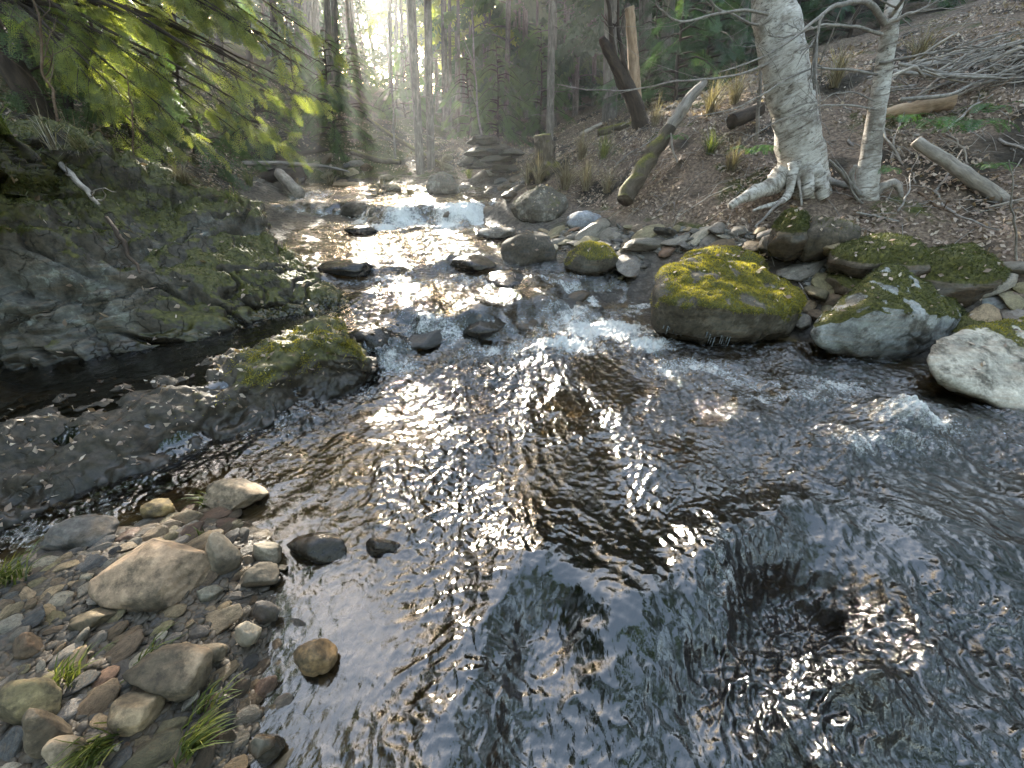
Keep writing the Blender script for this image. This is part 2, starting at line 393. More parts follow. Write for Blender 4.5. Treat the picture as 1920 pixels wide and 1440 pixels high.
STEPS = [([(-8, -1.8), (-2.6, 1.48), (-2.05, 1.82), (-1.7, 2.17), (-1.42, 2.62)] + _line([(660, 685), (760, 640), (850, 628), (900, 640), (960, 612), (1040, 570), (1110, 545), (1215, 535)], .1) + [(8, 6.5)], .20, .34),
         (_ext(_line([(590, 530), (690, 515), (770, 525), (860, 505), (940, 500), (1060, 505)], .25)), .10, .28),
         (_ext(_line([(560, 400), (660, 398), (720, 412), (800, 405), (870, 412), (930, 398), (970, 392)], .45)), .26, .42),
         (_ext(_line([(470, 372), (560, 362), (680, 372), (760, 360)], .65)), .06, .3)]
def step_dist(x, y, k):
    d, s_ = seg_dist(x, y, STEPS[k][0]); return -s_ * d + (.22, .22, .09, .2)[k] * perlin2(x * 1.9, y * 1.9, 70 + k) + .07 * perlin2(x * 6, y * 6, 80 + k)
def wlevel(x, y):
    x = np.asarray(x, float); y = np.asarray(y, float); z = 0.0 * x
    for k, (P, h, wd) in enumerate(STEPS): z = z + h * S(-wd * .35, wd * .65, step_dist(x, y, k))
    z = z + .035 * S(4.6, 7.4, y) + .012 * np.maximum(0, y - 8.5)
    d, s_ = seg_dist(x, y, LIP)
    fade = S(1.75, 1.2, x) * S(1.7, 1.3, y)
    dd = s_ * d + .05 * perlin2(x * 4, y * 4, 75) + .02 * perlin2(x * 11, y * 11, 76); lip = S(-.08, .20, dd)
    z = z - .085 * lip * fade + .03 * np.exp(-((dd + .04) / .15)**2) * fade
    for (hx, hy), r, a in HUMPS:
        z = z + a * np.exp(-((x - hx)**2 + (y - hy)**2) / r**2)
    return z

CP = np.array([
 (-2.0,.6,.13),(-1.4,.5,.11),(-1.5,1.0,.09),(-1.05,.5,.06),(-.74,.4,-.02),(-.83,.73,-.02),(-.97,1.12,-.03),(-1.2,1.3,-.02),(-1.45,1.45,-.05),(-2.0,1.05,.05),(-3,.7,.25),(-4,.5,.5),(-3,-1,.3),(-1,-1,.1),(-1.2,.85,.07),(-1.2,1.1,.03),(-1.75,.8,.12),
 (-1.78,1.45,-.12),(-2.3,1.02,-.06),(-1.5,1.9,-.16),(-1.15,1.8,-.12),
 (0,.4,-.42),(1.5,.4,-.55),(0,1.2,-.28),(1.15,1.65,-.15),(.45,1.0,-.42),(2.4,1.1,-.5),(1.6,1.0,-.5),(-.5,1.0,-.12),(-.55,.5,-.08),(-.3,2,-.2),(1.6,2.1,-.24),(2.5,2,-.36),(-.9,2.3,-.22),(.5,3,-.2),(0,3.7,.03),(1,3.8,.0),(-1,4,.05),(0,5,.08),(-1.5,5,.12),(-1.5,6,.18),(-2.5,6.2,.2),(-.8,6.5,.22),(-1,7.6,.25),(-2,8.6,.48),(-1,9,.48),(-3.3,8.2,.45),(-4.5,9.5,.5),(-3,10.3,.55),(-1,10.3,.58),(-5.2,11,.6),(0,-1,-.3),(1.5,-1.5,-.3),(2.6,.8,-.3),
 (3.3,2.74,-.05),(3.5,2.0,-.03),(2.6,3.1,-.08),(1.5,3.8,.05),(.75,4.8,.15),(.5,6,.36),(.2,7.5,.72),(.6,7.15,.66),(.5,6.6,.47),(.2,7.0,.52),(.4,9,.95),(1.15,4.25,.02),(1.4,4.0,-.02),(1.0,4.5,.08),(2.2,4.0,.22),(1.3,5.2,.38),(3,3.7,.33),(1.2,6.2,.6),(2.4,4.9,.62),(3.4,5.1,1.08),(4.1,4.75,1.05),(1.6,7.3,1.1),(4.3,3.3,.45),(5,4.4,1.1),(4,6.3,1.7),(6,5.6,1.95),(2.6,7,1.7),(1.4,8,1.45),(.6,8.6,1.1),(4.5,7.2,2.3),(6.9,7,2.85),(2.5,9,2.0),(4,10,2.5),(9,8,3.6),(6,11,3.1),(1,11,1.3),(1,14,1.6),(5,16,3.2),(10,12,4.4),(12,6,4.0),(8,3,1.9),(6,1.5,.8),(4.4,1.3,.12),(5,0,.3),(15,20,6.5),(0,20,2.0),(10,28,6),(0,30,3),
 (-4.6,5.5,1.0),(-6,6,1.7),(-5,7.3,.95),(-3.6,6.3,.42),(-4.3,7.4,.5),(-6,9,1.4),(-8,7,2.4),(-5.8,4,1.6),(-7,3,2.0),(-5,1.5,.8),(-6,0,1),(-10,10,3.4),(-7,13,2.2),(-6,11,1.0),(-4,14,1.5),(-2.5,12.8,1.15),(-1.5,11.8,.95),(-10,20,4.5),(-4,22,2.4),(-15,10,5.5),(-8,30,4),(-25,30,9),(25,30,10),(0,50,5),(-20,55,7),(20,55,11),(0,-8,0),(10,-5,2),(-10,-5,2),(30,5,9),(-30,5,9),
 (-3,2.2,-.08),(-2.4,2.7,-.05),(-3.5,3.2,.2),(-2.8,4,.1),(-2.6,1.8,-.12),(-2,2.6,-.08),(-1.7,3.2,-.05)], float)
def _phi(r2): return np.sqrt(r2 + .16)
_D = (CP[:, None, 0] - CP[None, :, 0])**2 + (CP[:, None, 1] - CP[None, :, 1])**2
_A = np.block([[_phi(_D) - np.eye(len(CP)) * .02, np.ones((len(CP), 1))], [np.ones((1, len(CP))), np.zeros((1, 1))]])
_W = np.linalg.solve(_A, np.concatenate([CP[:, 2], [0]]))
def terrain0(x, y):
    x = np.atleast_1d(np.asarray(x, float)); y = np.atleast_1d(np.asarray(y, float)); sh = x.shape
    x = x.ravel(); y = y.ravel(); z = np.empty_like(x)
    for i in range(0, len(x), 60000):
        a, b = x[i:i + 60000, None], y[i:i + 60000, None]
        z[i:i + 60000] = _phi((a - CP[None, :, 0])**2 + (b - CP[None, :, 1])**2) @ _W[:-1] + _W[-1]
    high = S(.15, .7, z - wlevel(x, y))
    z = z + fbm2(x * 2.3, y * 2.3, 4, 3) * (.012 + .035 * high) + fbm2(x * .35, y * .35, 2, 9) * .5 * S(8, 22, np.hypot(x, y))
    return z.reshape(sh)
TX = np.arange(-10, 10.5, .04); TY = np.arange(-1.5, 16, .04)
_tx, _ty = np.meshgrid(TX, TY); TT = terrain0(_tx, _ty); TW = wlevel(_tx, _ty)
def _look(tab, exact, x, y):
    x = np.asarray(x, float); y = np.asarray(y, float); sh = np.broadcast(x, y).shape; x = np.broadcast_to(x, sh).ravel(); y = np.broadcast_to(y, sh).ravel()
    m = (x > TX[0]) & (x < TX[-2]) & (y > TY[0]) & (y < TY[-2]); out = np.empty(len(x))
    if m.any():
        a, b = (x[m] - TX[0]) / .04, (y[m] - TY[0]) / .04; i, j = a.astype(int), b.astype(int); a -= i; b -= j
        out[m] = (tab[j, i] * (1 - a) + tab[j, i + 1] * a) * (1 - b) + (tab[j + 1, i] * (1 - a) + tab[j + 1, i + 1] * a) * b
    if not m.all(): out[~m] = exact(x[~m], y[~m])
    return out.reshape(sh)
def terrain(x, y): return _look(TT, terrain0, np.atleast_1d(x), np.atleast_1d(y))
def wl(x, y): return _look(TW, wlevel, np.atleast_1d(x), np.atleast_1d(y))
def gz(x, y): return float(terrain([x], [y])[0])
def at_g(px, py, water=True, far=60):
    d = ray(px, py); t = np.concatenate([np.linspace(.5, 15, 1500), np.linspace(15, far, 800)])
    x, y, z = d[0] * t, d[1] * t, CAM_H + d[2] * t
    h = terrain(x, y)
    if water: h = np.maximum(h, wl(x, y))
    k = np.argmax(z < h)
    return np.array([x[k], y[k], h[k]]) if (z < h).any() else np.array([x[-1], y[-1], h[-1]])

def graded(a, b, n, p, mid=0.0):
    """n samples from a to b, denser near mid"""
    t = np.linspace(-1, 1, n); lo, hi = (mid - a), (b - mid)
    return np.where(t < 0, mid - lo * np.abs(t)**p, mid + hi * t**p)
def grid_faces(nr, nc):
    i = np.arange(nr - 1)[:, None] * nc; j = np.arange(nc - 1)[None, :]
    return np.stack([i + j, i + j + 1, i + nc + j + 1, i + nc + j], -1).reshape(-1, 4)

def make_ground():
    xs = graded(-70, 70, 760, 3.0, -.3); ys = np.concatenate([np.linspace(-14, -.2, 30), np.linspace(0, 12, 420), 12 + 78 * np.linspace(0.003, 1, 170)**1.7])
    X, Y = np.meshgrid(xs, ys); Z = terrain(X, Y); Wl = wl(X, Y)
    x, y, z = X.ravel(), Y.ravel(), Z.ravel(); h = z - Wl.ravel()
    z = z + fbm2(x * 9, y * 9, 3, 21) * .02 * S(40, 10, np.hypot(x, y))
    bed = S(.03, -.04, h)
    n = fbm2(x * .9, y * .9, 3, 31)
    gravel = S(.5, .15, h + n * .12) * (1 - bed) * S(12, 9, y)
    leaf = S(-.25, .1, n + .25 * S(0, 3, x)) 
    moss = .25 + .3 * S(-1, -3, x) + n * .35
    build('ground', np.stack([x, y, z], 1), grid_faces(len(ys), len(xs)), M_GROUND, attrs=dict(leaf=leaf, moss=np.clip(moss, 0, 1), gravel=gravel, bed=bed, wet=S(.12, .0, h)))['kind'] = 'structure'
make_ground()

FOAM = [(at_z(px, py, z)[:2], rx, ry, a) for px, py, z, rx, ry, a in [
    (1130, 605, .08, .36, .20, 1.1), (1060, 640, .03, .28, .14, .85), (1215, 640, .03, .18, .12, 1.0), (960, 660, 0, .4, .12, .55), (1300, 690, 0, .35, .16, .5), (1180, 560, .16, .22, .12, .5),
    (1060, 530, .2, .25, .1, .6), (820, 640, .02, .22, .12, .55), (740, 690, 0, .25, .14, .5), (680, 730, 0, .2, .1, .3), (880, 408, .42, .6, .35, .95), (760, 415, .4, .5, .3, .75), (940, 400, .42, .2, .25, .8),
    (560, 370, .6, .5, .5, .6), (880, 530, .2, .4, .12, .4), (740, 525, .22, .4, .1, .45), (1710, 800, 0, .2, .09, .85), (1560, 720, 0, .3, .12, .45), (1480, 750, 0, .35, .08, .4), (1660, 840, 0, .3, .08, .5), (1400, 720, 0, .3, .1, .4),
    (1350, 1080, -.03, .05, .08, .45), (1360, 1030, -.03, .1, .05, .4), (1090, 655, 0, .5, .1, .5)]]  # first two here are sun glitter at the lip, painted white like foam
def make_water():
    ys = np.concatenate([np.linspace(.16, 3.0, 560), 3.0 + 11.0 * np.linspace(0.002, 1, 460)**1.5])
    us = np.linspace(-1, 1, 820)
    Y = np.repeat(ys[:, None], len(us), 1); X = us[None, :] * (1.25 + 1.32 * np.minimum(ys, 5))[:, None]
    x, y = X.ravel(), Y.ravel()
    T = terrain(x, y); W0 = wlevel(x, y); dep = W0 - T
    cx, cy = .1, 4.9
    r = np.hypot(x - cx, y - cy); th = np.arctan2(x - cx, cy - y)
    wx = .35 * perlin2(x * 1.3, y * 1.3, 40)
    # roughness of the surface
    d, s_ = seg_dist(x, y, LIP); fade = S(1.75, 1.2, x) * S(1.7, 1.3, y)
    low = np.where(s_ > 0, S(0, .2, d), 0) * fade
    A = .5 + .6 * S(.9, 2.0, y) + .6 * S(.5, 1.6, x) * S(3, 1, y) + 1.3 * low
    patch = .35 + 1.1 * S(-.35, .45, perlin2(th * 4.2, r * 1.1, 110) + .5 * perlin2(x * 3, y * 3, 111)); patch = np.where(y > 4.5, 1, patch)
    calm = S(-1.35, -1.65, x) * S(4.0, 3.4, y); patch = patch * (1 - .85 * calm)
    A = A * patch * (1 - .55 * S(-.1, -.6, x) * S(1.5, .8, y))
    foam = np.zeros_like(x)
    for (fx, fy), rx, ry, a in FOAM:
        foam = np.maximum(foam, a * 1.1 * np.exp(-(((x - fx) / (rx * 1.3))**2 + ((y - fy) / (ry * 1.3))**2)))
    stand = 0
    for k, (amp, lo_) in enumerate([(.030, .8), (.018, .5), (.03, .9), (.01, .3)]):
        sd = -step_dist(x, y, k); m = np.exp(-np.maximum(sd, 0) / lo_ * 1.6) * S(-.05, .1, sd); lat = .55 + .6 * perlin2(x * 2.2, y * 2.2, 90 + k)
        stand = stand + amp * m * np.sin(sd * 6.28 / (.30 + .05 * k) + 2.2 * perlin2(x * 2.5, y * 2.5, 95 + k)) * lat
        f_ = np.where(sd < .14, np.exp(-((sd - .14) / .16)**2), np.exp(-((sd - .14) / (.38, .2, .3, .2)[k])**2)) * np.clip(lat, 0, 1) * (.8, .5, 1.1, .4)[k]
        if k == 0: f_ = f_ * (.45 + .8 * S(-.3, .5, x))
        foam = np.maximum(foam, f_)
        if k == 2: f_ = f_ * S(.25, .0, x); foam = foam * np.where((x > .2) & (y > 6.4), 0, 1)
        A_fall = np.exp(-((sd + .02) / .13)**2) * (.4, .2, .6, .1)[k]; foam = np.maximum(foam, A_fall * np.clip(.5 + 1.2 * perlin2(x * 6, y * 2.5, 100 + k), 0, 1) * S(.3, .0, x if k == 2 else x * 0))
    A = A + 1.2 * foam
    near = S(4.6, 3.6, y)
    rid = lambda q: (1 - np.minimum(1, np.abs(q) * 1.7))**1.6 - .35
    n1 = perlin2(th * 7 + wx, r * 1.5, 41); n2 = perlin2(th * 17 + 2 * wx, r * 3.4 + n1, 42); n3 = perlin2(th * 44 + 3 * wx, r * 9 + n2, 43)
    flow = .020 * n1 + .013 * rid(n2) + .0085 * rid(n3)
    ux = x * 2.2 + .6 * perlin2(x * 1.1, y * 1.1, 44)
    up = .024 * perlin2(ux, y * 4.6, 45) + .016 * rid(perlin2(ux * 2.4, y * 9.5 + n1, 46)) + .008 * rid(perlin2(x * 13, y * 22, 47))
    c1 = perlin2(x * 10 + 1.2 * n1, y * 9 + n2, 48)
    iso = .0075 * rid(c1) + .005 * rid(perlin2(x * 22 + c1, y * 19 + n2, 49)) + .0026 * perlin2(x * 50, y * 44, 50)
    big = (.036 * perlin2(th * 4.6 + wx, r * 2.3, 54) + .020 * perlin2(th * 13 + 2.2 * wx, r * .8 + n1, 55)) * S(3.4, 2.4, y) * (.5 + low + S(.4, 1.4, x))
    h = near * (flow + iso + big) + (1 - near) * (up + iso * .8)
    z = W0 + stand + A * h + foam * .03 * np.abs(fbm2(x * 16, y * 16, 3, 52)) + foam * .018 * perlin2(x * 40, y * 40, 53)
    keep = (dep > -.16)
    idx = -np.ones(len(x), int); F = grid_faces(len(ys), len(us)); F = F[keep[F].all(1)]
    used = np.zeros(len(x), bool); used[F.ravel()] = True; idx[used] = np.arange(used.sum())
    V = np.stack([x, y, z], 1)[used]; F = idx[F]
    streak = .5 + .9 * perlin2(th * 16, r * 2.2, 60)
    fm = np.clip(foam * np.where(foam < .75, .55 + .6 * streak, 1), 0, 1)
    chop = np.clip((.3 + .7 * np.minimum(patch, 1.2)) * (1 - .7 * calm) * (.20 + .4 * S(.9, 2.2, y) + .3 * low + .25 * S(.6, 1.6, x) - .12 * S(4.5, 7, y)), .06, .9)
    o = build('stream_water', V, F, M_WATER, attrs=dict(flow_u=(th * 2.6 + .1 * wx)[used], flow_v=r[used], depth=np.clip(dep / .55, 0, 1)[used], foam=fm[used], chop=chop[used]))
    o['kind'] = 'structure'
make_water()

# ------------------------------------------------------------------ stones
_ICO = {}
def ico(level):
    if level not in _ICO:
        bm = bmesh.new(); bmesh.ops.create_icosphere(bm, subdivisions=level, radius=1)
        _ICO[level] = (np.array([v.co[:] for v in bm.verts]), np.array([[v.index for v in f.verts] for f in bm.faces])); bm.free()
    return _ICO[level][0].copy(), _ICO[level][1]
def normals(V, F):
    N_ = np.zeros_like(V)
    T = F if F.shape[1] == 3 else np.concatenate([F[:, :3], F[:, [0, 2, 3]]])
    n = np.cross(V[T[:, 1]] - V[T[:, 0]], V[T[:, 2]] - V[T[:, 0]])
    for k in range(3): np.add.at(N_, T[:, k], n)
    return N_ / (np.linalg.norm(N_, axis=1)[:, None] + 1e-12)
def stone_shape(seed, level=3, planes=7, cut=(.6, .92), rough=.06, bumps=.12, soft=.85):
    r = np.random.default_rng(seed); V, F = ico(level)
    V = V * (1 + bumps * fbm3(V * 1.3 + seed * 5.1, 2, seed)[:, None])
    for k in range(planes):
        n = r.normal(size=3); n /= np.linalg.norm(n); d = r.uniform(*cut)
        e = np.maximum(0, V @ n - d); V = V - n * (e * soft)[:, None]
    V = V + normals(V, F) * (rough * fbm3(V * 3.1 + seed, 4, seed + 3, .55))[:, None]
    lo, hi = V.min(0), V.max(0)
    return (V - (lo + hi) / 2) / ((hi - lo) / 2), F
def rot(rx, ry, rz):
    cx_, sx_, cy_, sy_, cz_, sz_ = math.cos(rx), math.sin(rx), math.cos(ry), math.sin(ry), math.cos(rz), math.sin(rz)
    X = np.array([[1, 0, 0], [0, cx_, -sx_], [0, sx_, cx_]]); Y = np.array([[cy_, 0, sy_], [0, 1, 0], [-sy_, 0, cy_]]); Z = np.array([[cz_, -sz_, 0], [sz_, cz_, 0], [0, 0, 1]])
    return Z @ Y @ X
def surf_points(V, F, w, n, rng):
    """n random points on the faces, weighted by area x vertex weight w"""
    T = F if F.shape[1] == 3 else np.concatenate([F[:, :3], F[:, [0, 2, 3]]])
    cr = np.cross(V[T[:, 1]] - V[T[:, 0]], V[T[:, 2]] - V[T[:, 0]]); a = np.linalg.norm(cr, axis=1); p = a * w[T].mean(1)
    i = rng.choice(len(T), n, p=p / p.sum()); u = rng.random((n, 2)); f = u.sum(1) > 1; u[f] = 1 - u[f]
    P = V[T[i, 0]] + u[:, :1] * (V[T[i, 1]] - V[T[i, 0]]) + u[:, 1:] * (V[T[i, 2]] - V[T[i, 0]])
    return P, cr[i] / (a[i][:, None] + 1e-12)
def blades(P, Nn, length, width, rng, spread=.7, droop=0.0):
    """one thin three-point blade at each point"""
    n = len(P); D = Nn + rng.normal(size=(n, 3)) * spread; D[:, 2] -= droop; D /= np.linalg.norm(D, axis=1)[:, None]
    L = length * rng.uniform(.5, 1.4, n)[:, None]; Sd = np.cross(D, rng.normal(size=(n, 3))); Sd /= np.linalg.norm(Sd, axis=1)[:, None] + 1e-9
    V = np.stack([P - Sd * width - Nn * .004, P + Sd * width - Nn * .004, P + D * L], 1).reshape(-1, 3)
    return V, np.arange(3 * n).reshape(-1, 3)
def add_moss(parent, V, F, w, n, org, mat, rng, length=.022, width=.003, name='moss'):
    P, Nn = surf_points(V, F, w, n, rng)
    B, T = blades(P, Nn, length, width, rng, .8)
    tint = np.clip(.45 + .35 * fbm3(P * 7, 3, 5) + rng.normal(size=n) * .15, 0, 1)
    return build(name, B - org, T, mat, parent, False, {'tint': np.repeat(tint, 3)})

ON_ROCK = []
NAMED = []                                  # (what it is called in a label, world position)
def boulder(name, label, px, py_top, py_base, z, dims_ratio=.8, seed=1, level=4, col=(.2, .19, .18), wetz=.10, moss=0, mossn=0, mossmat=None, rz=0, tilt=(0, 0), lichen=0, stain=0, planes=7, cut=(.6, .92), cat='boulder', group=None, ref=None, mth=.35, rough=.06, sink=.25, warp=None):
    x0, x1 = px; c = .5 * (x0 + x1)
    if cat == 'stone': col = (col[0] * .92, col[1] * .8, col[2] * .66); stain = stain + .25
    A = at_z(c, py_base, z); dcam = cp * A[1] - sp * (z - CAM_H)
    for _ in range(2):
        wd = (x1 - x0) / FPX * (dcam) ; dp = wd * dims_ratio; yc = A[1] + dp * .42
        dcam = cp * yc - sp * (z + .15 - CAM_H)
    top = at_y(c, py_top, yc)
    cx_ = at_y(c, .5 * (py_top + py_base), yc)[0]
    hh = max(.04, top[2] - z); bot = z - sink * hh
    V, F = stone_shape(seed, level, planes, cut, rough)
    V = V @ rot(tilt[0], tilt[1], rz).T
    if warp is not None: V = warp(V)
    lo, hi = V.min(0), V.max(0); V = (V - (lo + hi) / 2) / (hi - lo)
    V = V * np.array([wd, dp, top[2] - bot])
    org = np.array([cx_, yc, .5 * (top[2] + bot)]); Wd = V + org
    Nn = normals(V, F)
    mw = np.zeros(len(V))
    if moss:
        mw = S(mth, mth + .35, Nn[:, 2] + .28 * fbm3(Wd * 5, 3, seed)) * moss
        mw *= S(z + wetz * .8, z + wetz * .8 + .1 * hh + .02, Wd[:, 2])
    wet = S(z + wetz + .03, z + wetz - .03, Wd[:, 2] + .03 * fbm3(Wd * 6, 2, seed))
    o = build(name, V, F, M_STONE, None, True, dict(moss=mw, wet=wet, lichen=np.full(len(V), lichen), stain=np.full(len(V), stain)))
    o.location = org; o.color = (*col, 1); tag(o, label, cat, group)
    if mossn: add_moss(o, Wd, F, np.clip(mw - .25, 0.0, 1) + 1e-6, mossn, org, mossmat or M_MOSS, np.random.default_rng(seed), .02, .003)
    if moss and cat == 'boulder': ON_ROCK.append((Wd, F))
    NAMED.append((ref or label, org)); o['_w'] = 0; del o['_w']
    return o, Wd, F

GREY = (.18, .175, .165); SLATE = (.10, .10, .105); TAN = (.27, .22, .16); PALE = (.36, .33, .28); BROWN = (.14, .11, .08); DARK = (.07, .065, .06); RED = (.24, .15, .11)
def wedge(V):      # the leaning grey boulder: a long slope on its left side, a peak right of the middle
    V = V.copy(); V[:, 2] += np.clip(.25 - .9 * np.abs(V[:, 0] - .05), -1, .3) * (V[:, 2] > 0) * 1.0; return V
def bulge(V):
    V = V.copy(); k = V[:, 2] < -.1; V[k, :2] *= (1 - .28 * np.clip(-V[k, 2] - .1, 0, 1))[:, None]; return V

def hull_boulder(name, label, pts, seed, col, wetz, moss, mossn, mossmat, lichen, stain, ref, mth=.3, level=6, rough=.018, p=16, z=0.0, cat='boulder', mossplane=None):
    """a boulder whose outline is the convex hull of measured points, with worn edges"""
    Q = np.array([at_y(px, py, y) if pz is None else np.array([at_y(px, py, y)[0], y, pz]) for px, py, y, pz in pts])
    bm = bmesh.new(); [bm.verts.new(q) for q in Q]; bmesh.ops.convex_hull(bm, input=bm.verts); bm.normal_update()
    c0 = Q.mean(0); N0 = []; D0 = []
    for f in bm.faces:
        n = np.array(f.normal[:]); d = float(n @ (np.array(f.verts[0].co[:]) - c0))
        if d < 0: n, d = -n, -d
        N0.append(n); D0.append(max(d, .02))
    bm.free(); N0 = np.array(N0); D0 = np.array(D0); V, F = ico(level)
    q = np.maximum(0, V @ N0.T) / D0; R = (q**p).sum(1)**(-1 / p); V = V * R[:, None]
    V = (V - V.min(0)) / (V.max(0) - V.min(0)) * (Q.max(0) - Q.min(0)) + Q.min(0) - c0
    Wd = V + c0; Nn = normals(V, F)
    V = V + Nn * (rough * 1.6 * fbm3(Wd * 3.2, 3, seed) + rough * .9 * fbm3(Wd * 9, 4, seed + 3) - .03 * np.exp(-((perlin3(Wd * 2.1, seed + 9) + .2 * perlin3(Wd * 8, seed + 8)) / .05)**2) * .5)[:, None]
    Wd = V + c0; Nn = normals(V, F)
    nz = Nn[:, 2] + .22 * fbm3(Wd * 4, 4, seed)
    mw = S(mth, mth + .25, nz) * moss * S(z + wetz, z + wetz + .12, Wd[:, 2])
    mw *= .15 + .85 * S(-.42, -.12, fbm3(Wd * 5.5, 3, seed + 21))
    if mossplane is not None: mw *= S(-.05, .08, mossplane(Wd) + .10 * fbm3(Wd * 5, 3, seed + 4))
    wet = S(z + wetz + .03, z + wetz - .03, Wd[:, 2] + .05 * fbm3(Wd * 6, 2, seed))
    Vd = V + Nn * (mw * (.012 + .012 * fbm3(Wd * 20, 2, seed)))[:, None]
    o = build(name, Vd, F, M_STONE, None, True, dict(moss=mw, wet=wet, lichen=np.full(len(V), lichen), stain=np.full(len(V), stain)))
    o.location = c0; o.color = (*col, 1); tag(o, label, cat)
    if mossn: add_moss(o, Vd + c0, F, np.clip(mw - .3, 0, 1) + 1e-7, mossn, c0, mossmat, np.random.default_rng(seed), .016, .0028)
    NAMED.append((ref, c0)); ON_ROCK.append((Vd + c0, F)); return o, Vd + c0, F
Z_ = None
b1, w1, f1 = hull_boulder('boulder', 'large boulder with bright yellow-green moss cap and icicles under its edge', [(1228, 606, 3.25, Z_), (1300, 636, 3.2, Z_), (1400, 648, 3.2, Z_), (1482, 622, 3.25, Z_), (1505, 600, 3.4, Z_), (1216, 560, 3.45, Z_), (1250, 560, 3.2, Z_), (1330, 575, 3.05, Z_), (1440, 585, 3.1, Z_), (1500, 560, 3.35, Z_), (1232, 516, 3.6, Z_), (1265, 490, 3.8, Z_), (1340, 481, 3.9, Z_), (1400, 496, 3.9, Z_), (1455, 532, 3.75, Z_), (1496, 546, 3.7, Z_), (1290, 500, 4.1, -.1), (1470, 520, 4.0, -.1), (1260, 600, 3.5, -.15), (1470, 600, 3.5, -.15)], 21, (.15, .13, .10), .10, 1.0, 34000, M_MOSS, .3, .6, 'the yellow-moss boulder', mth=.02)
for (cx_, n_, l_) in ((1268, 8, .12), (1348, 9, .13)):
    for k in range(n_):
        px_ = cx_ - 22 + 50 * k / n_ + random.uniform(-2, 2); p = at_y(px_, 612 + (cx_ > 1300) * 14 + random.uniform(-4, 4), w1[:, 1].min() + .1 + .015 * random.random() + (.06 if cx_ < 1300 else .0))
        L = l_ * random.uniform(.25, 1.1)
        ic = tube_obj('icicle', [p, p - [0, 0, L * .5], p - [0.003, 0, L]], [.008, .0055, .001], M_ICE, None, seg=7, n=9, rough=.25, seed=k, freq=40)
        ic.data.transform(__import__('mathutils').Matrix.Translation(-b1.location)); ic.parent = b1
boulder('boulder', 'flat boulder with yellow moss and tan bare edge behind the icicle boulder', (1270, 1440), 463, 545, .25, .7, 22, 4, TAN, .0, .9, 7000, M_MOSS, .2, (.1, .15), .2, .3, mth=.25, ref='the flat mossy boulder')
hull_boulder('boulder', 'grey wedge boulder with dull green moss on its peaked top and shaded pale face', [(1519, 622, 3.0, Z_), (1535, 650, 2.95, Z_), (1600, 676, 2.9, Z_), (1700, 684, 2.9, Z_), (1752, 664, 2.95, Z_), (1796, 596, 3.1, Z_), (1568, 592, 3.0, Z_), (1640, 584, 2.85, Z_), (1740, 590, 2.88, Z_), (1654, 500, 3.4, Z_), (1692, 505, 3.4, Z_), (1755, 545, 3.35, Z_), (1796, 580, 3.3, Z_), (1700, 530, 3.8, .1), (1790, 580, 3.7, .1), (1560, 600, 3.5, -.05), (1600, 660, 3.2, -.2), (1730, 650, 3.2, -.2)], 23, (.27, .275, .265), .07, 1.0, 16000, M_DMOSS, .8, .25, 'the grey wedge boulder', mth=.38, rough=.014)
hull_boulder('boulder', 'pale sunlit boulder with orange-yellow moss patches at the right edge of the stream', [(1742, 660, 2.5, Z_), (1745, 696, 2.4, Z_), (1800, 728, 2.3, Z_), (1880, 768, 2.15, Z_), (1960, 806, 2.05, Z_), (2090, 800, 2.0, Z_), (1765, 634, 2.65, Z_), (1842, 612, 2.75, Z_), (1905, 660, 2.5, Z_), (1925, 596, 3.0, Z_), (2060, 590, 3.0, Z_), (2120, 700, 2.4, Z_), (1830, 640, 3.1, 0.0), (2080, 640, 3.2, .0), (1850, 750, 2.5, -.25), (2080, 780, 2.4, -.25)], 27, (.40, .365, .30), .03, 1.0, 9000, M_MOSS, .5, .35, 'the pale sunlit boulder', mth=.42, rough=.016, mossplane=lambda W: (W[:, 0] - 3.5) + (W[:, 1] - 2.65) * .9)
boulder('boulder', 'low grey stone with mossy top wedged between the wedge boulder and the pale boulder', (1745, 1905), 588, 655, .1, .8, 25, 4, GREY, .0, .8, 2500, M_DMOSS, .2, lichen=.7)
boulder('boulder', 'flat grey lichen-spotted stone above the low mossy stone at the right bank', (1812, 1990), 548, 600, .28, .8, 26, 4, (.3, .31, .31), 0, .1, 0, None, .3, lichen=.9, stain=.5)
boulder('boulder', 'long dull-moss boulder on the right bank, behind the peaked wedge boulder', (1560, 1750), 495, 560, .38, .8, 28, 4, BROWN, 0, 1, 6000, M_DMOSS, .2, mth=.1, planes=3, cut=(.8, .95), rough=.09, sink=1.3)
boulder('boulder', 'rounded hump of green moss below the thin white sticks on the right bank', (1690, 1870), 458, 535, .5, .8, 29, 4, BROWN, 0, 1, 8000, M_DMOSS, .1, mth=-.1, planes=3, cut=(.8, .95), rough=.09, sink=1.3)
boulder('boulder', 'broad moss mound below the leaf slope, left of the rounded moss hump', (1565, 1745), 440, 500, .62, .7, 30, 4, BROWN, 0, 1, 6000, M_DMOSS, .1, mth=-.1, planes=3, cut=(.8, .95), rough=.09, sink=1.3)
boulder('boulder', 'dark slanted slab leaning up to the right under the small birch', (1490, 1610), 405, 490, .55, .8, 31, 4, BROWN, 0, .35, 900, M_DMOSS, .1, (0, -.5), .4, .8)
boulder('boulder', 'dark angular stone left of the slanted slab, below the large birch', (1425, 1510), 435, 490, .5, .9, 32, 4, (.11, .10, .085), 0, .25, 300, M_DMOSS, .7, (.1, .3), .4, .7)
boulder('boulder', 'small rounded boulder fully covered in moss right under the birch roots', (1448, 1535), 392, 440, .78, .9, 33, 4, BROWN, 0, 1, 5000, M_DMOSS, .1, mth=-.3, sink=1.4)
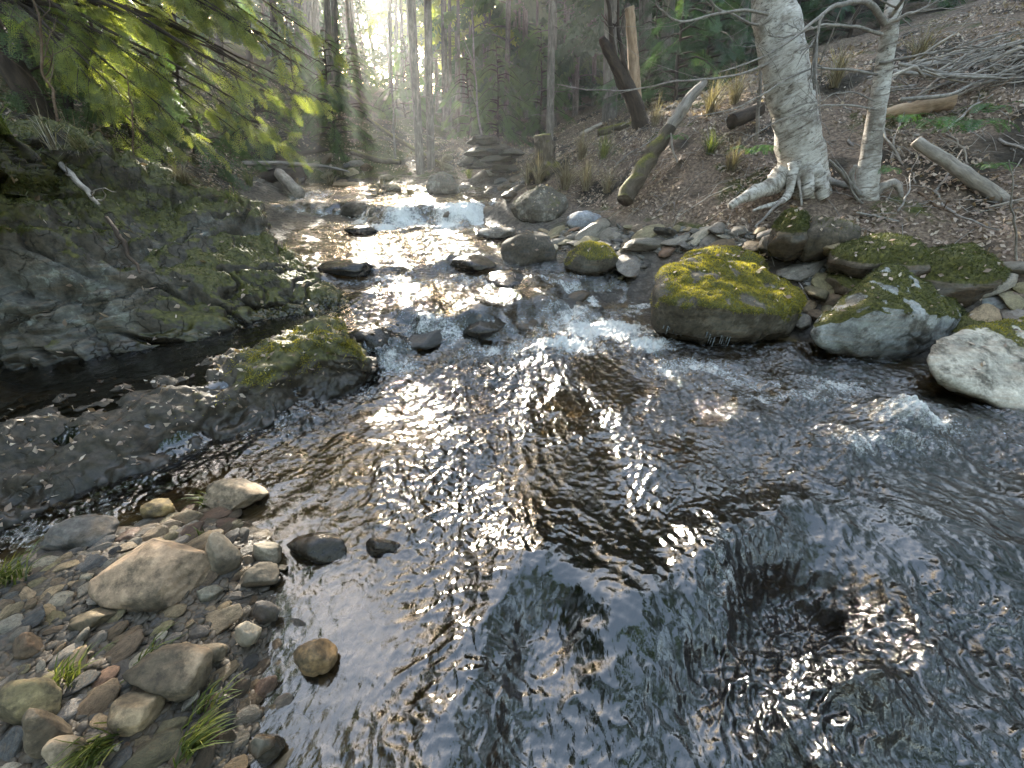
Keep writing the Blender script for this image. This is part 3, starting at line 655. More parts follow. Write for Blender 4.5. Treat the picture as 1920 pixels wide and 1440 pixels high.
boulder('boulder', 'flat brown stone half buried right of the round moss hump', (1760, 1870), 510, 550, .42, .8, 34, 3, BROWN, 0, .3, 0, None, .1, (0, .15), .4, .6)
boulder('boulder', 'flat moss-topped stone at the right edge above the lichen-spotted stone', (1850, 1990), 522, 560, .4, .9, 35, 3, BROWN, 0, 1, 2500, M_DMOSS, .1, mth=-.1)
boulder('boulder', 'large rough boulder with pale top beside the far falls', (956, 1066), 346, 424, .42, .85, 36, 5, (.22, .20, .17), .08, .35, 1500, M_DMOSS, .4, (.1, .1), .9, .9, 6, (.5, .85), ref='the boulder beside the falls')
boulder('boulder', 'smooth blue-grey boulder lying right below the rough falls boulder', (1060, 1130), 394, 434, .45, .8, 37, 4, (.24, .25, .27), 0, 0, 0, None, .5, (.1, -.2), .2, .1, 4, (.7, .95), ref='the smooth blue-grey boulder')
boulder('boulder', 'black wet dome-shaped boulder in the middle of the right side of the stream', (938, 1045), 434, 506, .2, .85, 38, 4, (.075, .07, .065), .05, .1, 0, None, .2, (0, 0), .1, .8, 5, ref='the black dome boulder')
boulder('boulder', 'dark boulder with olive moss cap right beside the black dome boulder', (1058, 1160), 452, 515, .22, .85, 39, 4, (.09, .085, .07), .05, 1.0, 3500, M_MOSS, .6, (0, .1), .2, .8, mth=.3, ref='the olive-capped boulder')
boulder('boulder', 'low dark rock with water running round it, left of the black dome boulder', (846, 932), 478, 512, .25, .8, 40, 4, DARK, .2, 0, 0, None, .2, stain=.8)
boulder('boulder', 'flat slab of grey rock lying above the low dark rock and black dome boulder', (892, 968), 427, 450, .32, .9, 41, 4, (.13, .125, .115), .05, .1, 0, None, .1, (0, .05), .5, .5, 8)
boulder('boulder', 'round dark rock breaking the water just below the black dome boulder', (905, 1000), 508, 545, .16, .9, 42, 4, DARK, .3, .05, 0, None, .3, stain=.8)
boulder('boulder', 'brown rock with a sheet of water sliding over it at the middle step', (728, 815), 588, 632, .06, .9, 43, 4, (.10, .07, .045), .4, 0, 0, None, .2, stain=.6)
boulder('boulder', 'dark rock with water breaking over it, right of the brown rock at the middle step', (866, 950), 594, 636, .05, .9, 44, 4, DARK, .4, 0, 0, None, .5, stain=.6)
boulder('boulder', 'dark mossy rock at the left end of the middle step beside the ledge tip', (650, 740), 612, 672, .05, .9, 45, 4, DARK, .4, .3, 0, None, .5, stain=.6)
boulder('boulder', 'pyramid-shaped dark rock standing in the bright upper pool', (640, 716), 375, 410, .36, .8, 46, 4, (.11, .095, .08), .06, .1, 0, None, .3, (0, 0), .3, .6, ref='the pyramid rock')
boulder('boulder', 'low dark rock in the glare below the pyramid-shaped rock', (645, 708), 422, 440, .34, .9, 47, 3, DARK, .2)
boulder('boulder', 'flat dark rock between the far falls and the pyramid-shaped rock', (735, 790), 385, 404, .42, .9, 48, 3, DARK, .2)
boulder('boulder', 'long wet rock lying across the stream below the sunlit pool', (600, 700), 486, 520, .25, .7, 49, 4, DARK, .3)
boulder('boulder', 'broad grey boulder with square top in the dry grass above the far falls', (798, 862), 325, 364, .62, .9, 50, 4, (.17, .16, .14), .04, .3, 500, M_DMOSS, .2, (0, 0), .7, .6)
boulder('boulder', 'pale grey boulder standing on dark stones above the far falls', (898, 946), 318, 347, .68, .9, 51, 4, (.36, .36, .34), .03, 0, 0, None, .4, (0, .1), .5, .3, ref='the pale far boulder')
boulder('boulder', 'round brown boulder behind the square-topped grey boulder', (836, 870), 305, 332, .72, .9, 52, 3, (.19, .15, .12), 0)
boulder('boulder', 'rounded tan boulder right of the pale grey boulder above the falls', (946, 976), 317, 342, .72, .9, 53, 3, (.3, .25, .2), 0)
boulder('boulder', 'flat grey rock on the far bank in front of the twin trunks', (700, 770), 308, 335, .72, .9, 54, 3, (.2, .2, .18), 0, .2)
boulder('boulder', 'low mossy rock at the water edge left of the square-topped boulder', (690, 752), 342, 368, .6, .9, 55, 3, (.11, .10, .07), .05, .5)
for k, (px_, py_, wd_) in enumerate([(905, 262, 66), (925, 274, 72), (910, 286, 78), (935, 297, 70), (900, 307, 74), (945, 315, 60), (960, 286, 50), (880, 300, 44)]):
    zz_ = float(at_y(px_, py_ + 5, 10.4 + .06 * (k % 3))[2])  # slab colour is darkened to carry the shadow over the pile
    boulder('slab', 'dark flat slab', (px_ - wd_ / 2, px_ + wd_ / 2), py_ - 9, py_ + 5, zz_, .9, 60 + k, 4, (.055, .055, .046), 0, .35, 0, None, .5 * k, (0, .06 * (k % 3 - 1)), .2, .9, planes=12, cut=(.4, .7), cat='rock slab', group='stepped rock pile at the far end of the stream', sink=.6)[0]['label'] = ['topmost dark slab of the stepped rock pile at the far end of the stream', 'second slab from the top of the stepped rock pile', 'third slab from the top of the stepped rock pile', 'fourth slab from the top of the stepped rock pile', 'fifth slab down in the stepped rock pile, set to its left', 'lowest slab of the stepped rock pile, set to its right', 'short slab at the right side of the stepped rock pile', 'small slab at the left foot of the stepped rock pile'][k]

# gravel bar: the stones one can pick out
boulder('boulder', 'large smooth tan stone, half in sun, the biggest on the gravel bar', (200, 396), 1042, 1150, .06, .72, 71, 5, (.33, .27, .21), -.1, 0, 0, None, .45, (.05, .12), .0, .15, 5, (.7, .95), 'stone', ref='the big tan stone', rough=.03)
boulder('stone', 'blocky grey stone with a flat sunlit face standing against the big tan stone', (376, 450), 1014, 1080, .05, .8, 72, 4, (.30, .28, .24), -.1, 0, 0, None, .5, (.2, .1), .2, .2, 9, (.5, .75), 'stone', ref='the blocky grey stone', rough=.03)
boulder('stone', 'flat pale slab lying in shallow water at the tip of the gravel bar', (382, 500), 912, 962, .0, .62, 73, 4, (.34, .30, .24), -.1, 0, 0, None, .3, (.0, -.1), .1, .2, 9, (.6, .85), 'stone', ref='the flat pale slab')
boulder('stone', 'oval ochre stone in shallow water left of the flat pale slab', (267, 334), 942, 975, .0, .7, 74, 4, (.26, .21, .10), .005, 0, 0, None, .2, (0, 0), 0, .1, 4, (.7, .95), 'stone', ref='the oval ochre stone')
boulder('stone', 'dark blue-grey slanted stone at the left water edge of the gravel bar', (98, 232), 980, 1035, .02, .6, 75, 4, (.15, .155, .165), .0, 0, 0, None, .3, (.1, -.15), .1, .2, 6, (.6, .85), 'stone', ref='the slanted blue-grey stone')
boulder('stone', 'long banded tan stone lying below the big tan stone', (224, 366), 1152, 1186, .05, .42, 76, 4, (.35, .28, .19), -.1, 0, 0, None, .05, (0, .03), 0, .3, 9, (.5, .8), 'stone', ref='the long banded stone')
boulder('stone', 'long brown stone sloping to the water in the lower gravel bar', (262, 412), 1236, 1318, .05, .62, 77, 4, (.22, .19, .15), -.1, .05, 0, None, .5, (.1, -.15), .1, .3, 6, (.6, .85), 'stone', ref='the long brown stone')
boulder('stone', 'round buff stone with cracked front near the bottom of the gravel bar', (224, 306), 1322, 1378, .07, .8, 78, 4, (.33, .28, .20), -.1, 0, 0, None, .3, (.1, .2), 0, .2, 6, (.6, .85), 'stone', ref='the round buff stone')
boulder('stone', 'long olive-tan stone tilted up to the right at the lower left', (18, 122), 1290, 1362, .1, .6, 79, 4, (.31, .28, .17), -.1, 0, 0, None, .6, (.0, -.25), 0, .2, 5, (.65, .9), 'stone', ref='the long olive-tan stone')
boulder('stone', 'squarish grey-brown stone with chipped top at the lower left', (60, 136), 1348, 1424, .09, .8, 80, 4, (.28, .24, .19), -.1, 0, 0, None, .3, (.2, .2), .2, .3, 9, (.5, .75), 'stone', ref='the chipped squarish stone')
boulder('stone', 'smooth amber rounded stone alone in the shallows right of the gravel bar', (556, 636), 1212, 1272, -.01, .75, 81, 4, (.30, .21, .11), .0, 0, 0, None, .3, (0, .2), 0, .3, 4, (.7, .95), 'stone', ref='the amber stone in the shallows')
boulder('stone', 'long dark wet stone reaching into the stream from the gravel bar', (536, 656), 1010, 1058, -.01, .5, 82, 4, (.09, .085, .08), .3, 0, 0, None, .2, (0, -.1), .1, .3, 8, (.5, .8), 'stone', ref='the long dark wet stone')
boulder('stone', 'black wet stone poking out of the water right of the long dark stone', (684, 752), 1010, 1048, -.02, .6, 83, 4, DARK, .3, 0, 0, None, .1, (0, .15), 0, .2, 8, (.5, .8), 'stone')
boulder('stone', 'pointed slate-grey stone at the edge of the shallows below the blocky stone', (478, 526), 1132, 1170, .0, .7, 84, 4, SLATE, .0, 0, 0, None, .4, (0, .1), 0, .1, 8, (.5, .8), 'stone')
boulder('stone', 'pale green-grey cracked stone right below the blocky grey stone', (373, 418), 1103, 1136, .04, .8, 85, 4, (.27, .28, .25), -.1, 0, 0, None, .3, (0, -.1), .3, .3, 7, (.55, .8), 'stone')
boulder('stone', 'dark knobbly stone right of the blocky grey stone, at the bar edge', (450, 530), 1062, 1105, .01, .7, 86, 4, (.13, .12, .10), .0, .1, 0, None, .1, (0, 0), .2, .3, 7, (.55, .8), 'stone')
boulder('stone', 'sharp grey flake leaning between blocky stone and water', (470, 528), 1022, 1060, .0, .6, 87, 4, (.24, .23, .20), -.05, 0, 0, None, .6, (0, -.4), .1, .2, 8, (.5, .8), 'stone')
boulder('stone', 'ridged tan stone left of the long banded stone', (136, 228), 1148, 1196, .07, .6, 88, 4, (.31, .27, .18), -.1, 0, 0, None, .3, (.1, -.2), 0, .3, 8, (.5, .8), 'stone')
boulder('stone', 'reddish-brown cube-like stone at the left of the gravel bar', (36, 92), 1198, 1246, .09, .8, 89, 4, (.24, .16, .11), -.1, 0, 0, None, .3, (.1, .1), 0, .2, 9, (.5, .75), 'stone')
boulder('stone', 'pale oval stone right of the long banded stone, above the long brown stone', (364, 428), 1216, 1248, .05, .6, 90, 4, (.37, .33, .26), -.1, 0, 0, None, .2, (0, 0), 0, .2, 5, (.65, .9), 'stone')
boulder('stone', 'rounded grey stone in the middle of the right edge of the gravel bar', (444, 490), 1176, 1214, .03, .8, 91, 4, (.25, .24, .21), -.1, 0, 0, None, .2, (0, 0), .1, .2, 7, (.6, .85), 'stone')
boulder('stone', 'round pale stone at the bottom edge of the gravel bar right of the chipped stone', (104, 170), 1394, 1452, .09, .8, 92, 4, (.34, .30, .24), -.1, 0, 0, None, .2, (0, .2), 0, .2, 6, (.6, .85), 'stone')
boulder('stone', 'three-sided dark wet slab with pale edge at the bottom right of the bar', (480, 540), 1385, 1440, -.02, .8, 93, 4, (.13, .13, .12), .1, 0, 0, None, .2, (0, -.25), 0, .2, 9, (.5, .75), 'stone')

# many more stones: shared shapes, each an object of its own
LIB = []
for k in range(22):
    V, F = stone_shape(200 + k, 3, 11 if k % 4 else 4, (.45, .8) if k % 4 else (.7, .95), .05, .2, .97)
    LIB.append(build('pebble', V * .5, F, M_STONE, None, True, mesh_only=True))
CN = [('pale', (.36, .31, .235)), ('tan', (.30, .22, .13)), ('grey', (.19, .168, .138)), ('slate-dark', (.085, .083, .08)), ('brown', (.155, .108, .066)), ('olive', (.2, .168, .09)), ('reddish', (.21, .122, .078))]
ORD = ['nearest', 'second nearest', 'third nearest', 'fourth nearest', 'fifth nearest', 'sixth nearest', 'seventh nearest', 'eighth nearest', 'ninth nearest', 'tenth nearest', 'eleventh nearest', 'twelfth nearest']
PEND = []; PACK = .31
def scatter_stones(cands, sizes, group, name, refs, wetness, cw, flat=(.3, .55), lift=.3, level=None, keepout=None):
    """cands: function giving (x, y) ; each accepted stone keeps clear of those before it"""
    taken = list(keepout or [])
    for s_ in sizes:
        for _ in range(60):
            x, y = cands()
            if all((x - a)**2 + (y - b)**2 > (PACK * (s_ + r))**2 for a, b, r in taken): break
        else: continue
        taken.append((x, y, s_))
        i = RNG.choice(len(CN), p=cw); cn, cc = CN[i]
        el = RNG.uniform(1.1, 1.85); fl = RNG.uniform(*flat); sc_ = np.array([s_ * el, s_ / el**.3, s_ * fl])
        o = bpy.data.objects.new(name, LIB[RNG.integers(len(LIB))]); C.objects.link(o)
        z = gz(x, y); o.location = (x, y, z + lift * sc_[2]); o.scale = sc_
        o.rotation_euler = (RNG.normal() * .2 + .12, RNG.normal() * .22 - .2, RNG.uniform(.2, 1.1) if RNG.random() < .75 else RNG.uniform(0, 6.3))
        j = RNG.uniform(.75, 1.2); wv = wetness(x, y, z)
        o.color = (cc[0] * j, cc[1] * j, cc[2] * j * RNG.uniform(.93, 1.05), 1 - wv)
        shape = 'long flat' if el > 1.38 and fl < .5 else 'flat' if fl < .46 else 'long' if el > 1.38 else 'rounded'
        szn = 'small' if s_ < np.percentile(sizes, 40) else 'mid-sized' if s_ < np.percentile(sizes, 80) else 'large'
        PEND.append((o, f'{szn} {"submerged " if "shallows" in group else "wet " if wv > .5 else ""}{cn} {shape} {"rock" if "mossy" in group else name}', refs, group))
def finish_labels():
    cells = {}
    for o, desc, refs, group in PEND:
        p = np.array(o.location); rs = [(r, q) for r, q in NAMED if r in refs]
        d = [np.linalg.norm(p - q) for _, q in rs]; k = int(np.argmin(d))
        cells.setdefault((desc, rs[k][0], group), []).append((d[k], o))
    for (desc, ref, group), L in cells.items():
        L.sort(key=lambda e: e[0])
        for i, (_, o) in enumerate(L):
            tag(o, f'{desc} lying {ORD[min(i, 11)]} to {ref}', 'pebble' if o.name.startswith('pebble') else 'stone', group)
BAR_REFS = ['the big tan stone', 'the blocky grey stone', 'the flat pale slab', 'the oval ochre stone', 'the slanted blue-grey stone', 'the long banded stone', 'the long brown stone', 'the round buff stone', 'the long olive-tan stone', 'the chipped squarish stone', 'the amber stone in the shallows', 'the long dark wet stone']
def in_bar():
    while True:
        px_, py_ = RNG.uniform(-30, 560), RNG.uniform(985, 1470)
        edge = np.interp(py_, [985, 1000, 1060, 1150, 1250, 1350, 1470], [420, 470, 540, 540, 545, 530, 510]); left = np.interp(py_, [985, 1040, 1100], [260, 120, -40])
        if not left < px_ < edge: continue
        p = at_z(px_, py_, .06); return p[0], p[1]
bar_keep = [(q[0], q[1], .24 if 'big tan' in r else .17) for r, q in NAMED if q[1] < 1.7 and q[0] < -.5]
szs = sorted(list(RNG.lognormal(-3.06, .36, 246)), reverse=True)
scatter_stones(in_bar, szs, 'stones on the gravel bar', 'pebble', BAR_REFS, lambda x, y, z: .8 * float(S(.07, .02, z + .015 * math.sin(x * 40 + y * 31))), [.10, .24, .22, .14, .17, .08, .05], keepout=bar_keep)
def in_shallow():
    while True:
        px_, py_ = RNG.uniform(250, 500), RNG.uniform(915, 1050)
        if px_ > 250 + (py_ - 915) * -.3 and px_ < 460 - (py_ - 960) * .4 and py_ > 1000 - (px_ - 240) * .55: break
    p = at_z(px_, py_, 0); return p[0], p[1]
scatter_stones(in_shallow, sorted(RNG.uniform(.05, .11, 34), reverse=True), 'stones in the amber shallows', 'pebble', BAR_REFS, lambda x, y, z: .6, [.05, .35, .05, .05, .2, .2, .1], keepout=bar_keep)
R_REFS = ['the yellow-moss boulder', 'the olive-capped boulder', 'the smooth blue-grey boulder', 'the boulder beside the falls', 'the black dome boulder', 'the flat mossy boulder', 'the grey wedge boulder']
def in_right():
    while True:
        px_, py_ = RNG.uniform(1010, 1560), RNG.uniform(405, 575)
        if py_ > 425 + abs(px_ - 1180) * .05 and py_ < np.interp(px_, [1010, 1060, 1160, 1230, 1300, 1420, 1560], [470, 470, 525, 500, 470, 470, 570]) and not (1205 < px_ < 1500 and py_ > 475): break
    p = at_g(px_, py_); return p[0], p[1]
scatter_stones(in_right, sorted(RNG.lognormal(-1.85, .38, 90), reverse=True), 'stones on the right bank above the water', 'stone', R_REFS, lambda x, y, z: .25, [.08, .05, .37, .22, .14, .1, .04], (.3, .55), .2)
# the gravel nobody could count
def gravel(name, cands, n, size, cols, flat=(.3, .6)):
    SH = [stone_shape(400 + k, 2, 6, (.55, .9), .03, .2) for k in range(8)]; mb = MB()
    P = np.array([cands() for _ in range(n)]); z = terrain(P[:, 0], P[:, 1])
    for k in range(n):
        s_ = RNG.uniform(*size); V0, F0 = SH[k % 8]; v = V0 * (s_ * np.array([RNG.uniform(.9, 1.7), 1, RNG.uniform(*flat)]))
        mb.add(v @ rot(RNG.normal() * .25, RNG.normal() * .25, RNG.uniform(0, 6)).T + [P[k, 0], P[k, 1], z[k] + s_ * .05], F0)
    o = mb.build(name, M_STONE); o.color = cols; o['kind'] = 'stuff'; return o
gravel('gravel', lambda: in_bar(), 4500, (.006, .02), (.085, .07, .05, .6))
gravel('gravel', in_right, 900, (.02, .05), (.14, .135, .12, .85))
def in_bed():
    while True:
        p = at_z(RNG.uniform(300, 1500), RNG.uniform(800, 1440), -.12)
        if -.45 < gz(p[0], p[1]) < -.035: return p[0], p[1]
gravel('gravel', in_bed, 1500, (.015, .06), (.15, .105, .055, .6), (.25, .5))
def in_moss_zone():
    while True:
        px_, py_ = RNG.uniform(1500, 1920), RNG.uniform(440, 610)
        if py_ > 470 + (px_ - 1500) * .06: p = at_g(px_, py_); return p[0], p[1]
scatter_stones(in_moss_zone, sorted(RNG.uniform(.09, .26, 46), reverse=True), 'dark mossy stones on the right bank', 'stone', R_REFS + ['the pale sunlit boulder'], lambda x, y, z: .2, [.03, .05, .2, .22, .2, .3, .0], (.35, .6), .15)
def in_steps():
    P = STEPS[(0, 0, 1, 2, 2)[RNG.integers(5)]][0]; P = [q for q in P if -3.2 < q[0] < 1.6 and q[1] > 2.4]; i = RNG.integers(len(P) - 1); t = RNG.random()
    return P[i][0] * (1 - t) + P[i + 1][0] * t + RNG.normal() * .12, P[i][1] * (1 - t) + P[i + 1][1] * t + RNG.normal() * .16
_gz = gz
def gz(x, y): return max(_gz(x, y), float(wl(x, y)[0]) - .10)
scatter_stones(in_steps, sorted(RNG.uniform(.12, .34, 26), reverse=True), 'wet rocks the water breaks over', 'rock', ['the black dome boulder', 'the olive-capped boulder', 'the boulder beside the falls', 'the yellow-moss boulder', 'the pyramid rock', 'the smooth blue-grey boulder'], lambda x, y, z: .9, [.0, .02, .2, .38, .3, .1, .0], (.4, .7), .05)
gz = _gz
finish_labels()

# ------------------------------------------------------------------ rock outcrop and ledge on the left
def loft(curves, nu, nv):
    Cs = np.stack([catmull(c, nu) for c in curves])
    G = np.stack([catmull(Cs[:, k], nv) for k in range(nu)], 1)            # nv x nu x 3
    return G.reshape(-1, 3), grid_faces(nv, nu)
def lerp(a, b, t): return a * (1 - t) + b * t
cr = np.array([at_y(-260, 120, 2.3), at_y(-120, 190, 2.9), at_y(0, 240, 3.4), at_y(160, 292, 4.0), at_y(340, 335, 4.6), at_y(430, 374, 4.8), at_y(485, 402, 4.8), at_y(525, 465, 4.5), at_y(600, 522, 4.1), at_y(650, 562, 3.75)])
ba = np.array([at_z(-420, 720, .1), at_z(-200, 715, .1), at_z(0, 705, .1), at_z(200, 682, .12), at_z(400, 645, .14), at_z(500, 610, .15), at_z(560, 600, .16), at_z(610, 594, .17), at_z(640, 585, .18), at_z(660, 572, .19)])
m1 = lerp(cr, ba, .34) + np.array([.0, -.02, .14]) * np.linspace(1, .1, 10)[:, None]
m2 = lerp(cr, ba, .66) + np.array([.12, -.16, .16]) * np.linspace(1, .1, 10)[:, None]
m3 = lerp(cr, ba, .9) + np.array([.06, -.1, .06]) * np.linspace(1, .1, 10)[:, None]
V, F = loft([cr + [-.9, 1.3, -1.1], cr + [-.3, .45, -.22], cr, m1, m2, m3, ba, ba + [.0, .12, -.35]], 300, 210)
Nn = normals(V, F); Nn *= np.sign((Nn[:, 2]).mean())
strata = (V @ np.array([.25, .15, 1.0])) * 5.5 + 1.2 * fbm3(V * .9, 3, 8)
st = np.abs((strata % 1) - .5) * 2
blk = fbm3(V * np.array([1.2, 1.2, 2.2]), 4, 5)
low = S(1.0, .5, V[:, 2] - .35 * (V[:, 0] < -3))
fade = S(0, .12, np.minimum(1, (V[:, 0] + 5.4) / 4))
k1 = perlin3(V * np.array([1.6, 1.6, 2.6]) + 3, 61) + .25 * perlin3(V * 6, 62); k2 = perlin3(V * np.array([2.6, 2.6, 4.2]) + 9, 63) + .25 * perlin3(V * 8, 64)
crack = .10 * np.exp(-(k1 / .06)**2) + .05 * np.exp(-(k2 / .06)**2)
V = V + Nn * ((-crack * S(-1.7, -2.2, V[:, 0])) + (.07 * np.round(blk * 3) / 3 + .14 * blk) * S(-2.5, -3.3, V[:, 0]) + .05 * fbm3(V * 5, 4, 7) + .05 * (st**.5 - .6) * low + .012 * fbm3(V * 18, 3, 9))[:, None]
Nn = normals(V, F); Nn *= np.sign((Nn[:, 2]).mean())
mossw = np.clip(S(.25, .75, Nn[:, 2] + .3 * fbm3(V * 2.2, 3, 3)) * .75 + .45 * S(.5, 1.1, V[:, 2]) + .25 * S(-2.9, -2.2, V[:, 0]), 0, 1)
rockzone = S(-2.7, -3.1, V[:, 0] + .7 * fbm3(V * 1.5, 3, 4)) * S(1.0, .7, V[:, 2] + .2 * fbm3(V * 2, 2, 6)) 
mossw *= (1 - .8 * rockzone)
org = np.array([-3.2, 3.6, .2])
oc = build('rock_outcrop', V - org, F, M_STONE, None, True, dict(moss=mossw, wet=np.clip(S(.34, .2, V[:, 2]) + .25 * (1 - rockzone), 0, 1), crack=.45 * np.ones(len(V)), lichen=rockzone * .8, stain=.3 + 1.0 * (1 - rockzone)))
oc.location = org; oc.color = (.092, .088, .074, 1)
tag(oc, 'large rock outcrop with pale lichen face and mossy top left of the stream', 'rock outcrop')
add_moss(oc, V, F, np.clip(mossw - .3, 0, 1) * S(.3, .6, V[:, 2]) + 1e-6, 26000, org, M_DMOSS, RNG, .035, .004)
OUT_V, OUT_F, OUT_N = V, F, Nn

e_ = np.array([at_z(-170, 880, .22), at_z(0, 818, .2), at_z(150, 788, .2), at_z(330, 742, .21), at_z(440, 700, .25), at_z(530, 645, .31), at_z(600, 620, .34), at_z(655, 640, .28), at_z(700, 690, .12)])
bs = np.array([at_z(-170, 1130, -.02), at_z(0, 1010, -.02), at_z(130, 950, -.02), at_z(280, 893, -.02), at_z(440, 828, -.02), at_z(540, 780, -.02), at_z(615, 742, -.02), at_z(672, 716, -.02), at_z(712, 696, -.02)])
bk = np.array([at_z(-170, 800, .17), at_z(0, 765, .17), at_z(150, 735, .17), at_z(330, 700, .18), at_z(440, 668, .2), at_z(530, 628, .24), at_z(600, 610, .26), at_z(650, 626, .2), at_z(697, 684, .08)])
V, F = loft([bk + [-.05, .25, -.3], bk + [-.02, .06, -.03], lerp(bk, e_, .55), e_, lerp(e_, bs, .3) + [0, -.02, .01], lerp(e_, bs, .7) + [0, .03, .0], bs, bs + [.02, -.05, -.2]], 260, 120)
Nn = normals(V, F); Nn *= np.sign((Nn[:, 2]).mean())
st = np.abs(((V @ np.array([.2, -.3, 1.0])) * 14 + fbm3(V * 2, 3, 18)) % 1 - .5) * 2
V = V + Nn * (.07 * fbm3(V * 3, 4, 15) + .03 * (st**.5 - .6) + .035 * fbm3(V * 9, 5, 17))[:, None]
Nn = normals(V, F); Nn *= np.sign((Nn[:, 2]).mean())
tip = S(-2.0, -1.6, V[:, 0])
mossw = np.clip(.3 * S(.4, .9, Nn[:, 2]) + .6 * tip * S(.12, .24, V[:, 2]), 0, 1)
org = np.array([-2.0, 2.0, 0])
lg = build('rock_ledge', V - org, F, M_STONE, None, True, dict(moss=mossw, wet=.35 + .5 * S(.1, .03, V[:, 2]), crack=.12 * np.ones(len(V)), lichen=np.zeros(len(V)), stain=np.full(len(V), 1.0)))
lg.location = org; lg.color = (.044, .036, .027, 1)
tag(lg, 'low dark rock ledge with a moss-tufted tip reaching into the stream below the outcrop', 'rock ledge')
add_moss(lg, V, F, np.clip(tip * S(.1, .25, V[:, 2]) * S(-.1, .5, fbm3(V * 6, 2, 2)), 0, 1) + 1e-6, 5000, org, M_MOSS, RNG, .035, .003)
LED_V, LED_F, LED_N = V, F, Nn

# ------------------------------------------------------------------ leaves on the ground
def leaf_cards(P, Nn, size, rng, flat=.5, tint=None):
    """curled dead leaves: two quads folded along the midrib"""
    n = len(P); D = rng.normal(size=(n, 3)); U = Nn + rng.normal(size=(n, 3)) * flat; U /= np.linalg.norm(U, axis=1)[:, None]
    D -= U * (D * U).sum(1)[:, None]; D /= np.linalg.norm(D, axis=1)[:, None]; Sd = np.cross(U, D)
    L = size * rng.uniform(.55, 1.35, n)[:, None]; Wd = L * rng.uniform(.18, .36, (n, 1)); cu = rng.uniform(-.1, .5, (n, 1)) * Wd
    tip = rng.uniform(-.1, .35, (n, 1)) * L
    b = P; e = P + D * L + U * tip; m = P + D * L * .5 + U * tip * .2
    l1, l2 = m + Sd * Wd + U * cu, m - Sd * Wd + U * cu
    V = np.stack([b, l1, e, m, l2], 1) + (U * .008)[:, None, :]
    k = np.arange(n)[:, None] * 5
    F = np.concatenate([k + [0, 3, 2, 1], k + [0, 4, 2, 3]])
    t = np.clip(rng.normal(.5, .22, n), 0, 1) if tint is None else tint
    return V.reshape(-1, 3), F, np.repeat(t, 5)
def ground_normals(x, y):
    e = .05; z = terrain(x, y); n = np.stack([-(terrain(x + e, y) - z) / e, -(terrain(x, y + e) - z) / e, np.ones_like(x)], 1)
    return n / np.linalg.norm(n, axis=1)[:, None], z
def litter(n, box, size, keep, seed, mat=M_LEAF):
    r = np.random.default_rng(seed); x = r.uniform(box[0], box[1], n); y = r.uniform(box[2], box[3], n)
    nn, z = ground_normals(x, y); k = keep(x, y, z - wl(x, y)); x, y, z, nn = x[k], y[k], z[k], nn[k]
    P = np.stack([x, y, z + .004], 1); V, F, t = leaf_cards(P, nn, size, r); o = build('leaf_litter', V, F, mat, None, False, {'tint': t}); o['kind'] = 'stuff'
litter(52000, (1.0, 9.5, 1.5, 9), .05, lambda x, y, h: (h > .38) & (fbm2(x * 1.1, y * 1.1, 3, 77) + RNG.random(len(x)) * .7 > .25), 3)
litter(12000, (-9, 6, 8, 17), .075, lambda x, y, h: (h > .2), 4)
litter(4000, (-8, -2.5, 4.8, 9), .07, lambda x, y, h: (h > .25), 5)
P, Nn = surf_points(OUT_V, OUT_F, S(.25, .7, OUT_N[:, 2]) + .1, 900, RNG); V, F, t = leaf_cards(P, Nn, .055, RNG, .4); build('leaf_litter', V, F, M_LEAF, None, False, {'tint': t})['kind'] = 'stuff'
P, Nn = surf_points(LED_V, LED_F, (LED_V[:, 2] > .02) * (.25 + S(.5, .9, LED_N[:, 2]) * S(-1.7, -2.0, LED_V[:, 0])) + 1e-6, 2600, RNG); V, F, t = leaf_cards(P, Nn, .04, RNG, .3, np.clip(RNG.normal(.5, .3, 2600), 0, 1)); build('leaf_litter', V, F, M_LEAF, None, False, {'tint': t})['kind'] = 'stuff'

# ------------------------------------------------------------------ trees
def spray_simple(n=6, wdt=.10, side=.5, seed=0):
    r = np.random.default_rng(seed); Q = []
    def dia(b, d, L, w_):
        d = d / np.linalg.norm(d); sd = np.array([-d[1], d[0], 0]); Q.append([b, b + d * L * .45 + sd * w_, b + d * L, b + d * L * .45 - sd * w_])
    for i in range(n):
        t = .08 + .86 * i / n
        for sg in (-1, 1):
            dia(np.array([t, 0, -.14 * t * t]), np.array([.62, sg * (.75 + .2 * r.random()), -.12 - .2 * r.random()]), side * (1.05 - .75 * t) * r.uniform(.7, 1.2), wdt * r.uniform(.7, 1.2))
    dia(np.array([.75, 0, -.08]), np.array([1, 0, -.3]), .3, wdt)
    return np.array(Q)
def spray_fine(n=8, m=6, seed=0):
    r = np.random.default_rng(seed); Q = []
    def needles(b, d, L, k):
        d = d / np.linalg.norm(d); sd = np.array([-d[1], d[0], 0])
        for j in range(k):
            q = b + d * L * (j + .6) / k
            for sg in (-1, 1):
                nd = d * .55 + sd * sg * .85 + np.array([0, 0, r.uniform(-.25, .25)]); nd /= np.linalg.norm(nd); w_ = np.array([-nd[1], nd[0], 0]) * .019; l_ = .14 * r.uniform(.7, 1.25) * (1.1 - .4 * j / k)
                Q.append([q, q + nd * l_ * .5 + w_, q + nd * l_, q + nd * l_ * .5 - w_])
    for i in range(n):
        t = .06 + .9 * i / n
        for sg in (-1, 1):
            needles(np.array([t, 0, -.16 * t * t]), np.array([.7, sg * r.uniform(.55, .85), -.12 - .25 * r.random()]), .46 * (1.08 - .8 * t) * r.uniform(.7, 1.2), max(2, int(m * (1.1 - .7 * t))))
    needles(np.array([.1, 0, 0]), np.array([1, 0, -.16]), .95, 12)
    return np.array(Q)
